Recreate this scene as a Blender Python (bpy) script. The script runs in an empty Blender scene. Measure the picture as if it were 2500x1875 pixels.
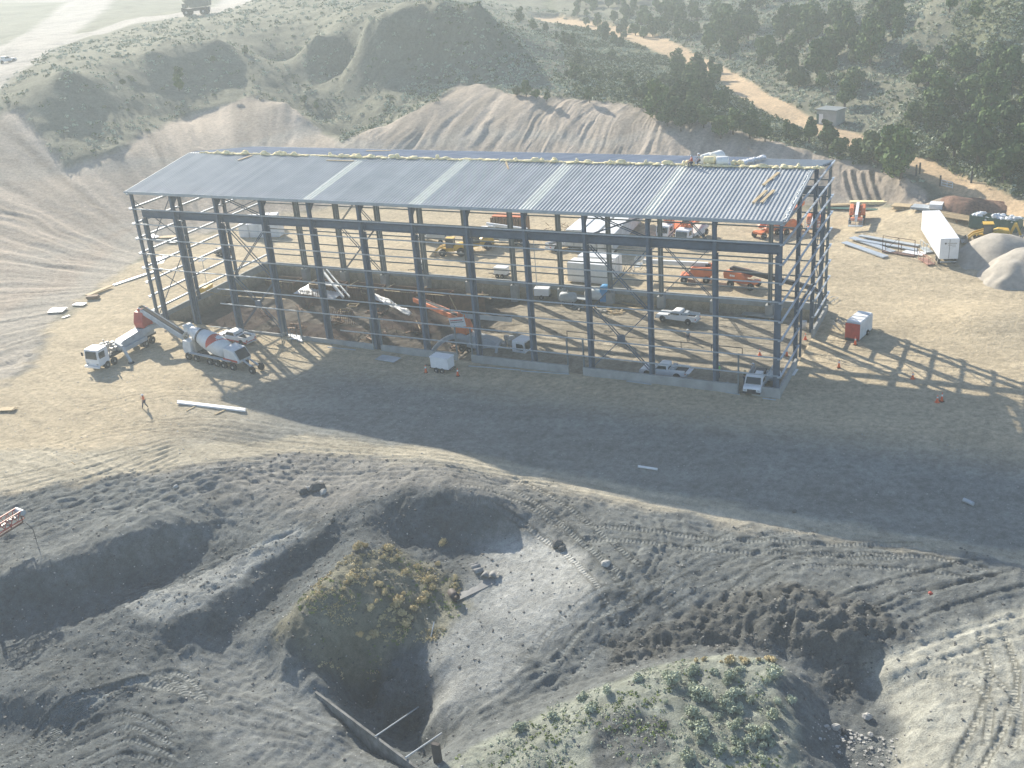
import bpy, math, random
import numpy as np
from mathutils import Vector, Matrix

# ------------------------------------------------------------------ camera, light, exposure
C = bpy.context.scene.collection
scene = bpy.context.scene
R = math.radians
CAM = np.array([115.253, -111.23, 51.434]); YAW, PITCH, ROLL, FOC = -0.476, -0.413, -0.084, 1.063
_f = np.array([math.sin(YAW)*math.cos(PITCH), math.cos(YAW)*math.cos(PITCH), math.sin(PITCH)])
_r0 = np.array([math.cos(YAW), -math.sin(YAW), 0.0]); _u0 = np.cross(_r0, _f)
_c, _s = math.cos(ROLL), math.sin(ROLL)
CR, CU, CF = _c*_r0+_s*_u0, -_s*_r0+_c*_u0, _f
cd = bpy.data.cameras.new("camera"); cam = bpy.data.objects.new("camera", cd); C.objects.link(cam)
cd.sensor_width = 36; cd.lens = 36*FOC; cd.clip_start = 0.5; cd.clip_end = 6000
cam.matrix_world = Matrix(((CR[0], CU[0], -CF[0], CAM[0]), (CR[1], CU[1], -CF[1], CAM[1]), (CR[2], CU[2], -CF[2], CAM[2]), (0, 0, 0, 1)))
scene.camera = cam

SUN = Vector((-1.55, 1.08, 1.0)).normalized()            # towards the sun: behind the building, to the left
sun_el = math.asin(SUN.z); sun_az = math.atan2(SUN.x, SUN.y)
world = bpy.data.worlds.new("World"); scene.world = world; world.use_nodes = True
wn = world.node_tree; wn.nodes.clear()
sky = wn.nodes.new('ShaderNodeTexSky'); sky.sky_type = 'NISHITA'; sky.sun_disc = False
sky.sun_elevation = sun_el; sky.sun_rotation = sun_az; sky.air_density = 1.0; sky.dust_density = 1.5; sky.altitude = 1500
bgn = wn.nodes.new('ShaderNodeBackground'); bgn.inputs[1].default_value = 0.11
wo = wn.nodes.new('ShaderNodeOutputWorld')
wn.links.new(sky.outputs[0], bgn.inputs[0]); wn.links.new(bgn.outputs[0], wo.inputs[0])
sl = bpy.data.lights.new("sun", 'SUN'); sl.energy = 4.8; sl.angle = R(0.5); sl.color = (1.0, 0.92, 0.77)
so = bpy.data.objects.new("sun", sl); C.objects.link(so)
so.rotation_euler = SUN.to_track_quat('Z', 'Y').to_euler(); so.location = (0, 0, 200)
scene.view_settings.view_transform = 'Standard'; scene.view_settings.look = 'None'
scene.view_settings.exposure = 1.02; scene.view_settings.gamma = 1.0
scene.render.engine = 'CYCLES'
scene.cycles.use_denoising = True
scene.cycles.max_bounces = 6; scene.cycles.diffuse_bounces = 3; scene.cycles.volume_bounces = 1
scene.cycles.transparent_max_bounces = 8
HAZE = 0.0006
rng = random.Random(7); nrng = np.random.RandomState(11)

# ------------------------------------------------------------------ materials
MATS = {}
def mat(name, col, rough=0.7, metal=0.0, var=0.12, scale=1.5, dirt=None, bump=0.0, spec=0.4):
    """procedural paint / metal / earth: base colour broken up by two noises"""
    if name in MATS: return MATS[name]
    m = bpy.data.materials.new(name); m.use_nodes = True; nt = m.node_tree; N = nt.nodes; L = nt.links
    b = N['Principled BSDF']; b.inputs['Roughness'].default_value = rough; b.inputs['Metallic'].default_value = metal
    b.inputs['Specular IOR Level'].default_value = spec
    tc = N.new('ShaderNodeTexCoord')
    n1 = N.new('ShaderNodeTexNoise'); n1.inputs['Scale'].default_value = scale; n1.inputs['Detail'].default_value = 6
    n1.inputs['Roughness'].default_value = 0.65
    L.new(tc.outputs['Object'], n1.inputs['Vector'])
    cr = N.new('ShaderNodeValToRGB'); cr.color_ramp.elements[0].position = 0.32; cr.color_ramp.elements[1].position = 0.68
    d = dirt or tuple(c*(1-2.2*var) for c in col)
    cr.color_ramp.elements[0].color = (*d, 1); cr.color_ramp.elements[1].color = (*[min(1, c*(1+var*.5)) for c in col], 1)
    L.new(n1.outputs['Fac'], cr.inputs[0]); L.new(cr.outputs[0], b.inputs['Base Color'])
    if bump:
        bp = N.new('ShaderNodeBump'); bp.inputs['Strength'].default_value = bump; bp.inputs['Distance'].default_value = 0.05
        n2 = N.new('ShaderNodeTexNoise'); n2.inputs['Scale'].default_value = scale*6; n2.inputs['Detail'].default_value = 4
        L.new(tc.outputs['Object'], n2.inputs['Vector']); L.new(n2.outputs['Fac'], bp.inputs['Height']); L.new(bp.outputs[0], b.inputs['Normal'])
    MATS[name] = m; return m
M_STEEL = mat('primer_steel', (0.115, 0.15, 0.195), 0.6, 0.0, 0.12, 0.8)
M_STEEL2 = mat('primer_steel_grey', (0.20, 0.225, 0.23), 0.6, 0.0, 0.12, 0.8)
M_GALV = mat('galvanised', (0.50, 0.55, 0.60), 0.42, 0.35, 0.08, 2)
M_CONC = mat('concrete', (0.36, 0.37, 0.36), 0.9, 0, 0.13, 0.7, bump=.3)
M_WHITE = mat('white_paint', (0.78, 0.79, 0.80), 0.42, 0, 0.05, 1.2)
M_WHITE2 = mat('dusty_white_paint', (0.64, 0.66, 0.66), 0.6, 0, 0.1, 0.9)
M_PALE = mat('pale_grey_paint', (0.42, 0.46, 0.49), 0.5, 0, 0.1, 1.0)
M_ORANGE = mat('orange_paint', (0.72, 0.20, 0.07), 0.5, 0, 0.12, 1.0)
M_RED = mat('red_paint', (0.50, 0.075, 0.05), 0.5, 0, 0.12, 1.0)
M_YEL = mat('yellow_paint', (0.68, 0.43, 0.06), 0.5, 0, 0.12, 1.0)
M_GREENP = mat('dark_green_paint', (0.05, 0.13, 0.11), 0.55, 0, 0.12, 1.0)
M_BLUE = mat('blue_plastic', (0.08, 0.33, 0.62), 0.5, 0, 0.06, 2)
M_BLACK = mat('black_rubber', (0.025, 0.025, 0.027), 0.85, 0, 0.2, 3)
M_DARK = mat('dark_metal', (0.055, 0.057, 0.062), 0.6, 0.2, 0.2, 2)
M_GLASS = mat('dark_glass', (0.03, 0.045, 0.05), 0.08, 0, 0.05, 1, spec=0.8)
M_RIM = mat('wheel_rim', (0.42, 0.40, 0.37), 0.5, 0.3, 0.12, 3)
M_WOOD = mat('raw_timber', (0.52, 0.40, 0.24), 0.85, 0, 0.14, 3)
M_FORM = mat('brown_form_ply', (0.20, 0.115, 0.065), 0.8, 0, 0.2, 1.2)
M_RUST = mat('rusty_steel', (0.17, 0.10, 0.08), 0.85, 0, 0.2, 2)
M_INS = mat('yellow_insulation', (1.0, 0.83, 0.50), 0.95, 0, 0.12, 3, bump=.5)
M_INSW = mat('white_insulation_facing', (0.78, 0.79, 0.76), 0.8, 0, 0.06, 3, bump=.3)
M_CONE = mat('cone_orange', (0.85, 0.16, 0.05), 0.55, 0, 0.06, 3)
M_HIVIS = mat('hi_vis_green', (0.30, 0.85, 0.18), 0.8, 0, 0.08, 4)
M_HIVISO = mat('hi_vis_orange', (0.85, 0.22, 0.08), 0.8, 0, 0.08, 4)
M_DENIM = mat('denim', (0.05, 0.07, 0.12), 0.9, 0, 0.15, 5)
M_SHIRT = mat('work_shirt', (0.35, 0.38, 0.40), 0.9, 0, 0.12, 5)
M_SKIN = mat('skin', (0.45, 0.26, 0.18), 0.6, 0, 0.06, 5)
M_BOOT = mat('boot_leather', (0.06, 0.04, 0.03), 0.8, 0, 0.1, 5)
M_PLASTIC = mat('pale_sheeting', (0.72, 0.74, 0.76), 0.55, 0, 0.08, 0.6, bump=.6)
M_GRAVEL = mat('pile_gravel', (0.40, 0.365, 0.315), 0.95, 0, 0.10, 1.5, bump=.9)
M_STONE = mat('pale_stone', (0.46, 0.45, 0.42), 0.95, 0, 0.14, 1.5, bump=.8)
M_STONED = mat('dark_stone', (0.13, 0.13, 0.125), 0.95, 0, 0.2, 1.5, bump=.8)

# ------------------------------------------------------------------ mesh helpers
class MB:
    """collects faces, then links them as ONE mesh object"""
    def __init__(s): s.v = []; s.f = []
    def add(s, vs, fs):
        o = len(s.v); s.v += [tuple(p) for p in vs]; s.f += [tuple(o+i for i in f) for f in fs]; return s
    def box(s, c, d, rz=0.0, ry=0.0, rx=0.0, taper=None):
        hx, hy, hz = d[0]/2, d[1]/2, d[2]/2; t = taper or (1, 1)
        P = [Vector((sx*hx*(t[0] if sz > 0 else 1), sy*hy*(t[1] if sz > 0 else 1), sz*hz)) for sz in (-1, 1) for sy in (-1, 1) for sx in (-1, 1)]
        m = Matrix.Rotation(rz, 3, 'Z') @ Matrix.Rotation(ry, 3, 'Y') @ Matrix.Rotation(rx, 3, 'X')
        return s.add([m @ p + Vector(c) for p in P], [(0, 2, 3, 1), (4, 5, 7, 6), (0, 1, 5, 4), (2, 6, 7, 3), (0, 4, 6, 2), (1, 3, 7, 5)])
    def bar(s, a, b, w, h=None, up=(0, 0, 1), w2=None, h2=None):
        a, b = Vector(a), Vector(b); h = h or w; w2 = w2 or w; h2 = h2 or h
        d = (b-a).normalized(); u = Vector(up)
        if abs(d.dot(u)) > .98: u = Vector((0, 1, 0))
        x = d.cross(u).normalized(); z = x.cross(d).normalized(); P = []
        for p, ww, hh in ((a, w, h), (b, w2, h2)):
            P += [p-x*ww/2-z*hh/2, p+x*ww/2-z*hh/2, p+x*ww/2+z*hh/2, p-x*ww/2+z*hh/2]
        return s.add(P, [(0, 3, 2, 1), (4, 5, 6, 7), (0, 1, 5, 4), (1, 2, 6, 5), (2, 3, 7, 6), (3, 0, 4, 7)])
    def tube(s, a, b, r0, r1=None, n=12, cap=True):
        a, b = Vector(a), Vector(b); r1 = r0 if r1 is None else r1
        d = (b-a).normalized(); u = Vector((0, 0, 1)) if abs(d.z) < .95 else Vector((1, 0, 0))
        x = d.cross(u).normalized(); y = d.cross(x); P = []
        for p, r in ((a, r0), (b, r1)):
            P += [p + x*r*math.cos(2*math.pi*i/n) + y*r*math.sin(2*math.pi*i/n) for i in range(n)]
        F = [(i, (i+1) % n, n+(i+1) % n, n+i) for i in range(n)]
        if cap: F += [tuple(range(n))[::-1], tuple(range(n, 2*n))]
        return s.add(P, F)
    def path(s, pts, r, n=8):
        for a, b in zip(pts[:-1], pts[1:]): s.tube(a, b, r, r, n)
        return s
    def lathe(s, prof, c=(0, 0, 0), axis='Z', n=16):
        P = []
        for (t, r) in prof:
            for i in range(n):
                a = 2*math.pi*i/n; q = (r*math.cos(a), r*math.sin(a), t)
                if axis == 'Y': q = (q[0], q[2], q[1])
                if axis == 'X': q = (q[2], q[0], q[1])
                P.append(Vector(q)+Vector(c))
        k = len(prof); F = [(j*n+i, j*n+(i+1) % n, (j+1)*n+(i+1) % n, (j+1)*n+i) for j in range(k-1) for i in range(n)]
        F += [tuple(range(n))[::-1], tuple(range((k-1)*n, k*n))]
        return s.add(P, F)
    def prism(s, outline, y0, y1):
        """outline in x,z extruded along y"""
        n = len(outline); P = [(x, y0, z) for x, z in outline] + [(x, y1, z) for x, z in outline]
        F = [(i, (i+1) % n, n+(i+1) % n, n+i) for i in range(n)] + [tuple(range(n))[::-1], tuple(range(n, 2*n))]
        return s.add(P, F)
    def ball(s, c, r, n=10, m=6, jit=0.0, rnd=None):
        P = []; rr = r if hasattr(r, '__len__') else (r, r, r); rnd = rnd or rng
        for j in range(1, m):
            for i in range(n):
                a, b = 2*math.pi*i/n, math.pi*j/m; k = 1+jit*rnd.uniform(-1, 1)
                P.append((c[0]+rr[0]*k*math.sin(b)*math.cos(a), c[1]+rr[1]*k*math.sin(b)*math.sin(a), c[2]+rr[2]*k*math.cos(b)))
        P += [(c[0], c[1], c[2]+rr[2]), (c[0], c[1], c[2]-rr[2])]; T = len(P)-2
        F = [(j*n+i, (j+1)*n+i, (j+1)*n+(i+1) % n, j*n+(i+1) % n) for j in range(m-2) for i in range(n)]
        F += [(T, i, (i+1) % n) for i in range(n)] + [(T+1, (m-2)*n+(i+1) % n, (m-2)*n+i) for i in range(n)]
        return s.add(P, F)
    def ibeam(s, a, b, depth, flange, t, side):
        """depth measured along `side`"""
        a, b, sd = Vector(a), Vector(b), Vector(side).normalized()
        s.bar(a, b, t, depth-2*t, up=sd)
        for k in (-1, 1): s.bar(a+sd*k*(depth-t)/2, b+sd*k*(depth-t)/2, flange, t, up=sd)
        return s
    def build(s, name, m, parent=None, smooth=False):
        me = bpy.data.meshes.new(name); me.from_pydata(s.v, [], s.f); me.update()
        if m: me.materials.append(m)
        if smooth:
            me.polygons.foreach_set('use_smooth', [True]*len(me.polygons))
        o = bpy.data.objects.new(name, me); C.objects.link(o)
        if parent: o.parent = parent
        return o
def tag(o, label=None, cat=None, group=None, kind=None):
    if label: o['label'] = label
    if cat: o['category'] = cat
    if group: o['group'] = group
    if kind: o['kind'] = kind
    return o
def thing(name, label, cat, loc=(0, 0, 0), rz=0.0, group=None, tilt=None):
    o = bpy.data.objects.new(name, None); C.objects.link(o); o.location = loc; o.rotation_euler = (0, 0, rz)
    if tilt: o.rotation_euler = (tilt[0], tilt[1], rz)
    return tag(o, label, cat, group)
def copy_tree(o, loc=None, rz=None, label=None, group=None, scale=None, kids=True):
    c = o.copy(); C.objects.link(c)
    if loc is not None: c.location = loc
    if rz is not None: c.rotation_euler = (0, 0, rz)
    if scale is not None: c.scale = scale if hasattr(scale, '__len__') else (scale,)*3
    if label: c['label'] = label
    if group: c['group'] = group
    for ch in list(o.children):
        k = ch.copy(); C.objects.link(k); k.parent = c
        for g in list(ch.children):
            h = g.copy(); C.objects.link(h); h.parent = k
    return c
def smooth_mod(o, bevel=0.03):
    b = o.modifiers.new('bevel', 'BEVEL'); b.width = bevel; b.segments = 2; b.limit_method = 'ANGLE'; b.angle_limit = R(35)
    return o
# ------------------------------------------------------------------ lie of the land
def at(px, py, z=0.0):
    """point at height z on the sight line through pixel (px, py) of the 2500 px wide photograph"""
    d = CF*FOC*2500 + CR*(px-1250) - CU*(py-937.5); t = (z-CAM[2])/d[2]; return CAM + t*d
SPOT_XY = [(0,-5,.3),(15,-5,0),(30,-5,-.5),(45,-5,-.9),(60,-5,-1),(75,-5,-1.1),(91,-5,-1.25),(105,-5,-1.3),(125,-5,-1.4),(145,-5,-1.4),
 (0,-20,.5),(28,-18,.3),(45,-18,-.7),(60,-18,-1.5),(80,-18,-1.8),(100,-18,-2.1),(122,-18,-2.3),(69,-26,-2.2),(86,-27,-2.6),(115,-28,-2.9),(40,-28,-1),
 (0,30,-.5),(30,32,-.7),(60,32,-.8),(91,32,-.9),(110,32,-1),(130,30,-1),(20,50,-.6),(50,50,-.8),(80,50,-.9),(105,50,-1),(130,55,0),(-5,15,.1),(-15,22,.5),(-18,5,.5),
 (100,8,-1.2),(115,8,-1.2),(100,20,-1.1),(120,20,-1),(45,14,-1),(15,14,-.5),(75,14,-1.1),(0,60,-.6),
 (-400,400,60),(0,470,45),(300,400,60),(420,100,40),(-450,0,45),(-250,-200,5),(-300,200,20),(-350,90,22),(-240,300,23),(-190,240,23),(-600,400,40),(60,-220,-10),(350,-150,5),(900,900,80),(-900,900,90),(-900,-600,20),(900,-600,20)]
SPOT_PX = [(110,821,.5),(63,900,.5),(0,973,.5),(0,1100,.3),(0,1250,-.3),(150,1000,.4),(300,1100,.2),(500,1150,-.2),(190,749,.3),
 # cut slope and mesa on the left
 (163,423,10),(285,378,12.5),(447,293,14),(540,262,16),(602,240,17.5),(692,252,16.5),(750,285,13),(846,340,6.5),(800,300,9),(0,470,9),
 (643,527,-.6),(540,560,-.5),(400,600,-.3),(260,690,.1),(0,240,22.5),(30,240,22.75),(163,183,26),(366,126,27),(529,96,27.75),(773,81,27),(895,61,28.5),(963,40,30),(1064,20,31),(1166,2,32),
 (0,100,24),(300,0,28),(480,20,28.5),(700,30,28.5),(900,10,31),(150,50,26),(0,0,26),(300,90,27),(100,150,25),(600,-80,29.5),(200,-100,29),(1000,-60,33),
 # ridge above the cut slope, right part
 (900,320,11),(980,285,13),(1064,252,15.5),(1110,215,17),(1166,203,17.75),(1247,228,16),(1330,236,15.5),(1467,248,14),(1560,262,13),(1654,277,12),(1780,310,9.5),(1900,345,7),(1966,366,6),(2047,386,4.5),(2150,410,3.6),(2210,437,3.1),(2300,480,2.4),(2373,520,1.2),
 (900,505,-.8),(1000,505,-.8),(1166,500,-.8),(1400,508,-.9),(1650,505,-.9),(1900,505,-.9),(2028,502,-.9),(2150,500,-.8),(2300,512,-.8),(2400,548,-.8),(770,510,-.7),
 (1200,170,19.5),(1300,150,17),(1400,120,15.5),(1500,180,13.5),(1600,220,12),(1750,250,9.7),(1900,300,7),(1000,150,21),(1100,170,19.2),(1200,60,25.5),(1240,120,22),(700,180,18.2),(850,200,16.2),(950,250,14),(450,210,20),(230,290,18.5),
 # dirt road and wooded slope
 (2495,521,1.5),(2373,460,2.5),(2251,411,3.5),(2088,346,4.7),(1946,293,6.2),(1844,236,7.2),(1783,195,8),(1681,142,9.5),(1532,85,11.5),(1451,65,12.5),(1349,49,14),(1230,40,19),
 (2500,400,6),(2300,330,7),(2100,250,9),(2500,250,13),(2300,150,16),(2100,80,17),(2500,100,21),(2300,0,24),(1900,150,12),(1900,50,17),(1700,60,14.5),(1700,0,18),(1500,0,17.5),(2500,0,27),(2000,0,21),(1350,0,18),(2800,400,10),(2800,50,24),(2400,-100,33),(1900,-100,28),
 # haul track below the pad, spoil heaps and pits of the foreground
 (700,1100,-1),(1250,1160,-2.1),(1600,1235,-2.6),(2000,1300,-2.9),(2500,1370,-3),(500,1200,-.8),(300,1250,-.8),(800,1170,-1.4),(1400,1250,-2.5),(1700,1300,-3),(2100,1370,-3.1),(2400,1420,-3.1),
 (1500,1350,-2.9),(1650,1400,-3),(1450,1440,-3.4),(1800,1400,-3.2),
 (900,1215,-1),(1000,1195,-.5),(1060,1187,-.2),(1170,1210,-.7),(1230,1250,-2),(1000,1330,-4.0),(1120,1320,-4.5),(1230,1310,-4.3),
 (890,1335,-2.2),(830,1400,-2.1),(760,1460,-2.5),(690,1540,-3.6),(1080,1430,-6.2),(1000,1550,-8.5),(930,1640,-11),(950,1400,-3.6),(880,1500,-4.8),(800,1600,-7.6),
 (1200,1340,-4.8),(1300,1330,-4.5),(1350,1400,-4.6),(1150,1460,-6.6),(1250,1500,-6.5),(1400,1480,-5),(1150,1600,-8.6),(1300,1640,-8),(1075,1620,-9.8),(1200,1750,-9.6),(1075,1720,-11),
 (940,1700,-17),(900,1740,-19),(1000,1800,-19.5),(1035,1760,-17.5),(870,1690,-16.5),(960,1780,-19.5),(1050,1850,-17),
 (745,1690,-9.6),(830,1775,-10),(930,1865,-10),
 (1300,1705,-9),(1500,1625,-7.4),(1700,1588,-6.6),(1850,1592,-6.4),(1150,1830,-8.4),(1350,1745,-6),(1500,1668,-4.2),(1700,1612,-3.3),(1850,1612,-3.3),(1920,1640,-3.6),
 (1600,1700,-3.5),(1750,1720,-3.3),(1870,1720,-3.6),(1600,1820,-4.2),(1400,1850,-5.5),(1750,1850,-4),(1850,1810,-4.2),(1930,1700,-4),(1930,1840,-4.6),
 (1975,1680,-7),(2010,1760,-8.8),(2070,1860,-9.8),(2000,1640,-7),(2060,1750,-9),(2110,1820,-9.6),(2150,1870,-9.9),
 (1900,1470,-2.4),(1950,1550,-4.2),(2050,1500,-2.6),(2040,1570,-4.2),(2130,1620,-7.4),(2095,1555,-3.6),
 (2170,1640,-4.6),(2220,1625,-4),(2270,1600,-3.5),(2500,1480,-3),(2330,1560,-3.4),(2500,1700,-3.2),(2350,1800,-4),(2270,1740,-4.6),(2180,1750,-7.6),(2500,1880,-3.5),(2300,1885,-6.4),
 (0,1380,-1.2),(150,1330,-1),(300,1340,-1.3),(480,1260,-1.3),(600,1220,-1.2),(0,1413,-1.3),(110,1390,-1.2),(233,1361,-1.1),(373,1312,-1.1),(448,1292,-1.3),
 (0,1490,-4.2),(120,1465,-4.2),(233,1437,-3.9),(327,1395,-3.6),(430,1345,-3),(700,1290,-2),(560,1370,-3.2),(420,1440,-3.6),(299,1490,-4.6),(200,1550,-5.0),
 (780,1300,-1.9),(640,1380,-3.1),(575,1422,-3.6),(514,1485,-4.3),(450,1510,-4.9),(680,1500,-7),
 (650,1556,-6.2),(730,1615,-7),(790,1668,-8.2),(467,1620,-8.4),(650,1700,-9.2),(760,1745,-9.9),(500,1750,-9.2),(600,1870,-10),(800,1870,-10.2),
 (100,1600,-6),(0,1560,-5.7),(100,1690,-5.4),(0,1680,-5.4),(200,1700,-5.8),(20,1780,-9),(120,1800,-9),(220,1790,-9),(230,1610,-6.4),(0,1875,-7.2),(200,1875,-7.4),(350,1800,-7.4),(400,1725,-7.6),(455,1810,-8.2),(520,1880,-8.8)]
def _dz(z, py): return -3+(z+3)*.5 if (z < -3 and py > 1180) else ((3+(z-3)*.80 if z < 17.75 else 14.8+(z-17.75)*1.15) if z > 3 and py < 600 else z)
BREAKS = [ # crest and toe lines of the banks
 [(-80,1432,-1.3),(110,1390,-1.2),(233,1361,-1.1),(373,1312,-1.1),(448,1292,-1.3),(520,1262,-1.5)],
 [(-80,1500,-3.5),(120,1460,-3.4),(233,1431,-3.3),(327,1387,-3),(430,1337,-2.7),(520,1297,-2.2),(600,1262,-1.8)],
 [(790,1300,-1.9),(700,1345,-2.6),(640,1380,-3.1),(575,1422,-3.6),(545,1452,-4),(514,1487,-4.4),(470,1508,-4.9),(400,1538,-5.4)],
 [(805,1335,-2.9),(740,1385,-4.7),(690,1437,-5.8),(632,1490,-6.8),(556,1525,-7),(450,1550,-6.6),(380,1565,-6.2)],
 [(640,1548,-6),(690,1585,-6.5),(730,1615,-7),(790,1668,-8)], [(600,1575,-8.4),(660,1625,-8.9),(730,1685,-9.4),(800,1745,-9.9)],
 [(905,1322,-2),(830,1395,-2.1),(760,1460,-2.5),(705,1530,-3.4),(690,1590,-5)],
 [(1130,1405,-5.4),(1090,1440,-6.3),(1060,1500,-7.6),(1020,1560,-9.2)],
 [(1000,1900,-9.4),(1150,1830,-8.2),(1350,1745,-6),(1500,1668,-4.2),(1700,1612,-3.3),(1850,1612,-3.3),(1920,1640,-3.6),(1945,1700,-4),(1945,1800,-4.6),(1935,1880,-5)],
 [(1150,1785,-9.8),(1300,1708,-9),(1500,1628,-7.4),(1700,1590,-6.6),(1850,1590,-6.4),(1960,1625,-6.8)],
 [(1990,1660,-7.4),(2012,1740,-8.9),(2045,1800,-9.6),(2080,1880,-10.2)],
 [(2175,1628,-4.6),(2230,1612,-3.9),(2330,1560,-3.4),(2500,1480,-3)], [(2130,1642,-7.6),(2150,1700,-8.6),(2175,1760,-8.8),(2185,1870,-9.8)],
 [(0,1680,-5.4),(100,1690,-5.4),(200,1702,-5.8)], [(0,1775,-8.6),(120,1795,-8.8),(220,1788,-8.8)],
 [(895,1222,-1),(1000,1197,-.5),(1060,1188,-.2),(1170,1212,-.7),(1235,1250,-2)], [(985,1330,-4.2),(1120,1325,-4.6),(1225,1312,-4.4)]]
_bl = []
for line in BREAKS:
    W_ = [np.array([*at(a, b, _dz(z, b))[:2], _dz(z, b)]) for a, b, z in line]
    for p0, p1 in zip(W_[:-1], W_[1:]):
        n_ = max(1, int(np.hypot(*(p1-p0)[:2])/1.1)); _bl += [p0+(p1-p0)*k/n_ for k in range(n_)]
    _bl.append(W_[-1])
_bl = np.array(_bl); _sp = np.array(SPOT_XY + [(*at(a, b, _dz(z, b))[:2], _dz(z, b)) for a, b, z in SPOT_PX], float)
_keep = [np.min(np.hypot(_bl[:, 0]-p[0], _bl[:, 1]-p[1])) > 1.0 for p in _sp]
PTS = np.concatenate([_sp[_keep], _bl])
def _phi(d2): return np.sqrt(d2+.15)
def _fit():
    X = PTS[:, :2]; n = len(X); D = ((X[:, None]-X[None])**2).sum(-1)
    K = _phi(D) - np.eye(n)*0.25; Q = np.c_[np.ones(n), X/100]
    A = np.block([[K, Q], [Q.T, np.zeros((3, 3))]]); return np.linalg.solve(A, np.r_[PTS[:, 2], 0, 0, 0])
WGT = _fit()
def base_h(x, y):
    sh = x.shape; x = x.ravel().astype(float); y = y.ravel().astype(float); out = WGT[-3]+WGT[-2]*x/100+WGT[-1]*y/100
    for (px, py, _), w in zip(PTS, WGT[:-3]): out += w*np.sqrt((x-px)**2+(y-py)**2+.15)
    return out.reshape(sh)
def vnoise(x, y, seed=0):
    xi = np.floor(x).astype(np.int64); yi = np.floor(y).astype(np.int64); fx = x-xi; fy = y-yi
    fx = fx*fx*(3-2*fx); fy = fy*fy*(3-2*fy)
    def h(a, b):
        k = (a*374761393 + b*668265263 + seed*974634777) & 0xffffffff
        k = ((k ^ (k >> 13))*1274126177) & 0xffffffff
        return ((k ^ (k >> 16)) & 0xffff)/65535.0
    return (h(xi, yi)*(1-fx)+h(xi+1, yi)*fx)*(1-fy)+(h(xi, yi+1)*(1-fx)+h(xi+1, yi+1)*fx)*fy
def fbm(x, y, oct=4, seed=0, ridged=False):
    s = 0; a = 1; t = 0
    for i in range(oct):
        n = vnoise(x*2**i, y*2**i, seed+i*17)
        if ridged: n = 1-abs(2*n-1)
        s = s+a*n; t += a; a *= .55
    return s/t
def sm(a, b, v):
    t = np.clip((v-a)/(b-a), 0, 1); return t*t*(3-2*t)
def _spaced(segs):
    out = [segs[0][0]]
    for a, b, d in segs:
        n = max(1, int(round((b-a)/d))); out += list(a+(b-a)*(np.arange(1, n+1)/n))
    return np.array(out)
GX = _spaced([(-1500,-300,60),(-300,-90,3),(-90,-60,1),(-60,15,.5),(15,122,.21),(122,160,1),(160,300,4),(300,1500,60)])
GY = _spaced([(-600,-110,30),(-110,-82,1.2),(-82,-17,.21),(-17,30,.42),(30,115,.6),(115,180,1),(180,340,2),(340,1500,50)])
X, Y = np.meshgrid(GX, GY)
Z = base_h(X, Y)
def hgt(x, y):
    """bilinear height of the finished ground"""
    i = int(np.clip(np.searchsorted(GX, x)-1, 0, len(GX)-2)); j = int(np.clip(np.searchsorted(GY, y)-1, 0, len(GY)-2))
    a = (x-GX[i])/(GX[i+1]-GX[i]); b = (y-GY[j])/(GY[j+1]-GY[j])
    return float((Z[j, i]*(1-a)+Z[j, i+1]*a)*(1-b)+(Z[j+1, i]*(1-a)+Z[j+1, i+1]*a)*b)
def spot(px, py, dz=0.0):
    """where the sight line through a photo pixel meets the ground (+dz)"""
    z = 0.0
    for k in range(40):
        p = at(px, py, z); nz = hgt(p[0], p[1])+dz
        if abs(nz-z) < .01: break
        z = z+(nz-z)*.6
    p = at(px, py, z); return Vector((p[0], p[1], z))
def poly_dist(P):
    """signed distance (inside positive) of every grid point to a world polygon"""
    P = np.array(P); x0, y0 = P.min(0)-6; x1, y1 = P.max(0)+6
    ii = np.where((GX > x0) & (GX < x1))[0]; jj = np.where((GY > y0) & (GY < y1))[0]
    out = np.full(X.shape, -6.0)
    if len(ii) == 0 or len(jj) == 0: return out
    sl_ = np.s_[jj[0]:jj[-1]+1, ii[0]:ii[-1]+1]; x = X[sl_]; y = Y[sl_]
    d = np.full(x.shape, 1e9); ins = np.zeros(x.shape, bool)
    for (ax, ay), (bx, by) in zip(P, np.roll(P, -1, 0)):
        ex, ey = bx-ax, by-ay; t = np.clip(((x-ax)*ex+(y-ay)*ey)/(ex*ex+ey*ey+1e-9), 0, 1)
        d = np.minimum(d, (x-ax-t*ex)**2+(y-ay-t*ey)**2)
        c = ((ay > y) != (by > y)) & (x < ex*(y-ay)/(ey if abs(ey) > 1e-9 else 1e-9)+ax); ins ^= c
    d = np.sqrt(d); out[sl_] = np.where(ins, d, -d); return np.clip(out, -6, 6)
def reg(pts, soft=1.0, warp=1.0, seed=3):
    P = [tuple(spot(a, b)[:2]) for a, b in pts]
    d = poly_dist(P) + warp*(fbm(X*.35, Y*.35, 3, seed)-.5)*2
    return sm(-soft, soft, d)
def line_field(pts, width):
    """(distance, arc length) to a world polyline, only near it"""
    P = np.array(pts); x0, y0 = P.min(0)-width*2; x1, y1 = P.max(0)+width*2
    ii = np.where((GX > x0) & (GX < x1))[0]; jj = np.where((GY > y0) & (GY < y1))[0]
    if len(ii) < 2 or len(jj) < 2: return None
    s_ = np.s_[jj[0]:jj[-1]+1, ii[0]:ii[-1]+1]; x = X[s_]; y = Y[s_]; D = np.full(x.shape, 1e9); S = np.zeros(x.shape); acc = 0
    for a, b in zip(P[:-1], P[1:]):
        e = b-a; l = np.hypot(*e)+1e-9; t = np.clip(((x-a[0])*e[0]+(y-a[1])*e[1])/l**2, 0, 1)
        d = np.hypot(x-a[0]-t*e[0], y-a[1]-t*e[1]); m = d < D; D = np.where(m, d, D); S = np.where(m, acc+t*l, S); acc += l
    return s_, D, S
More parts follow.
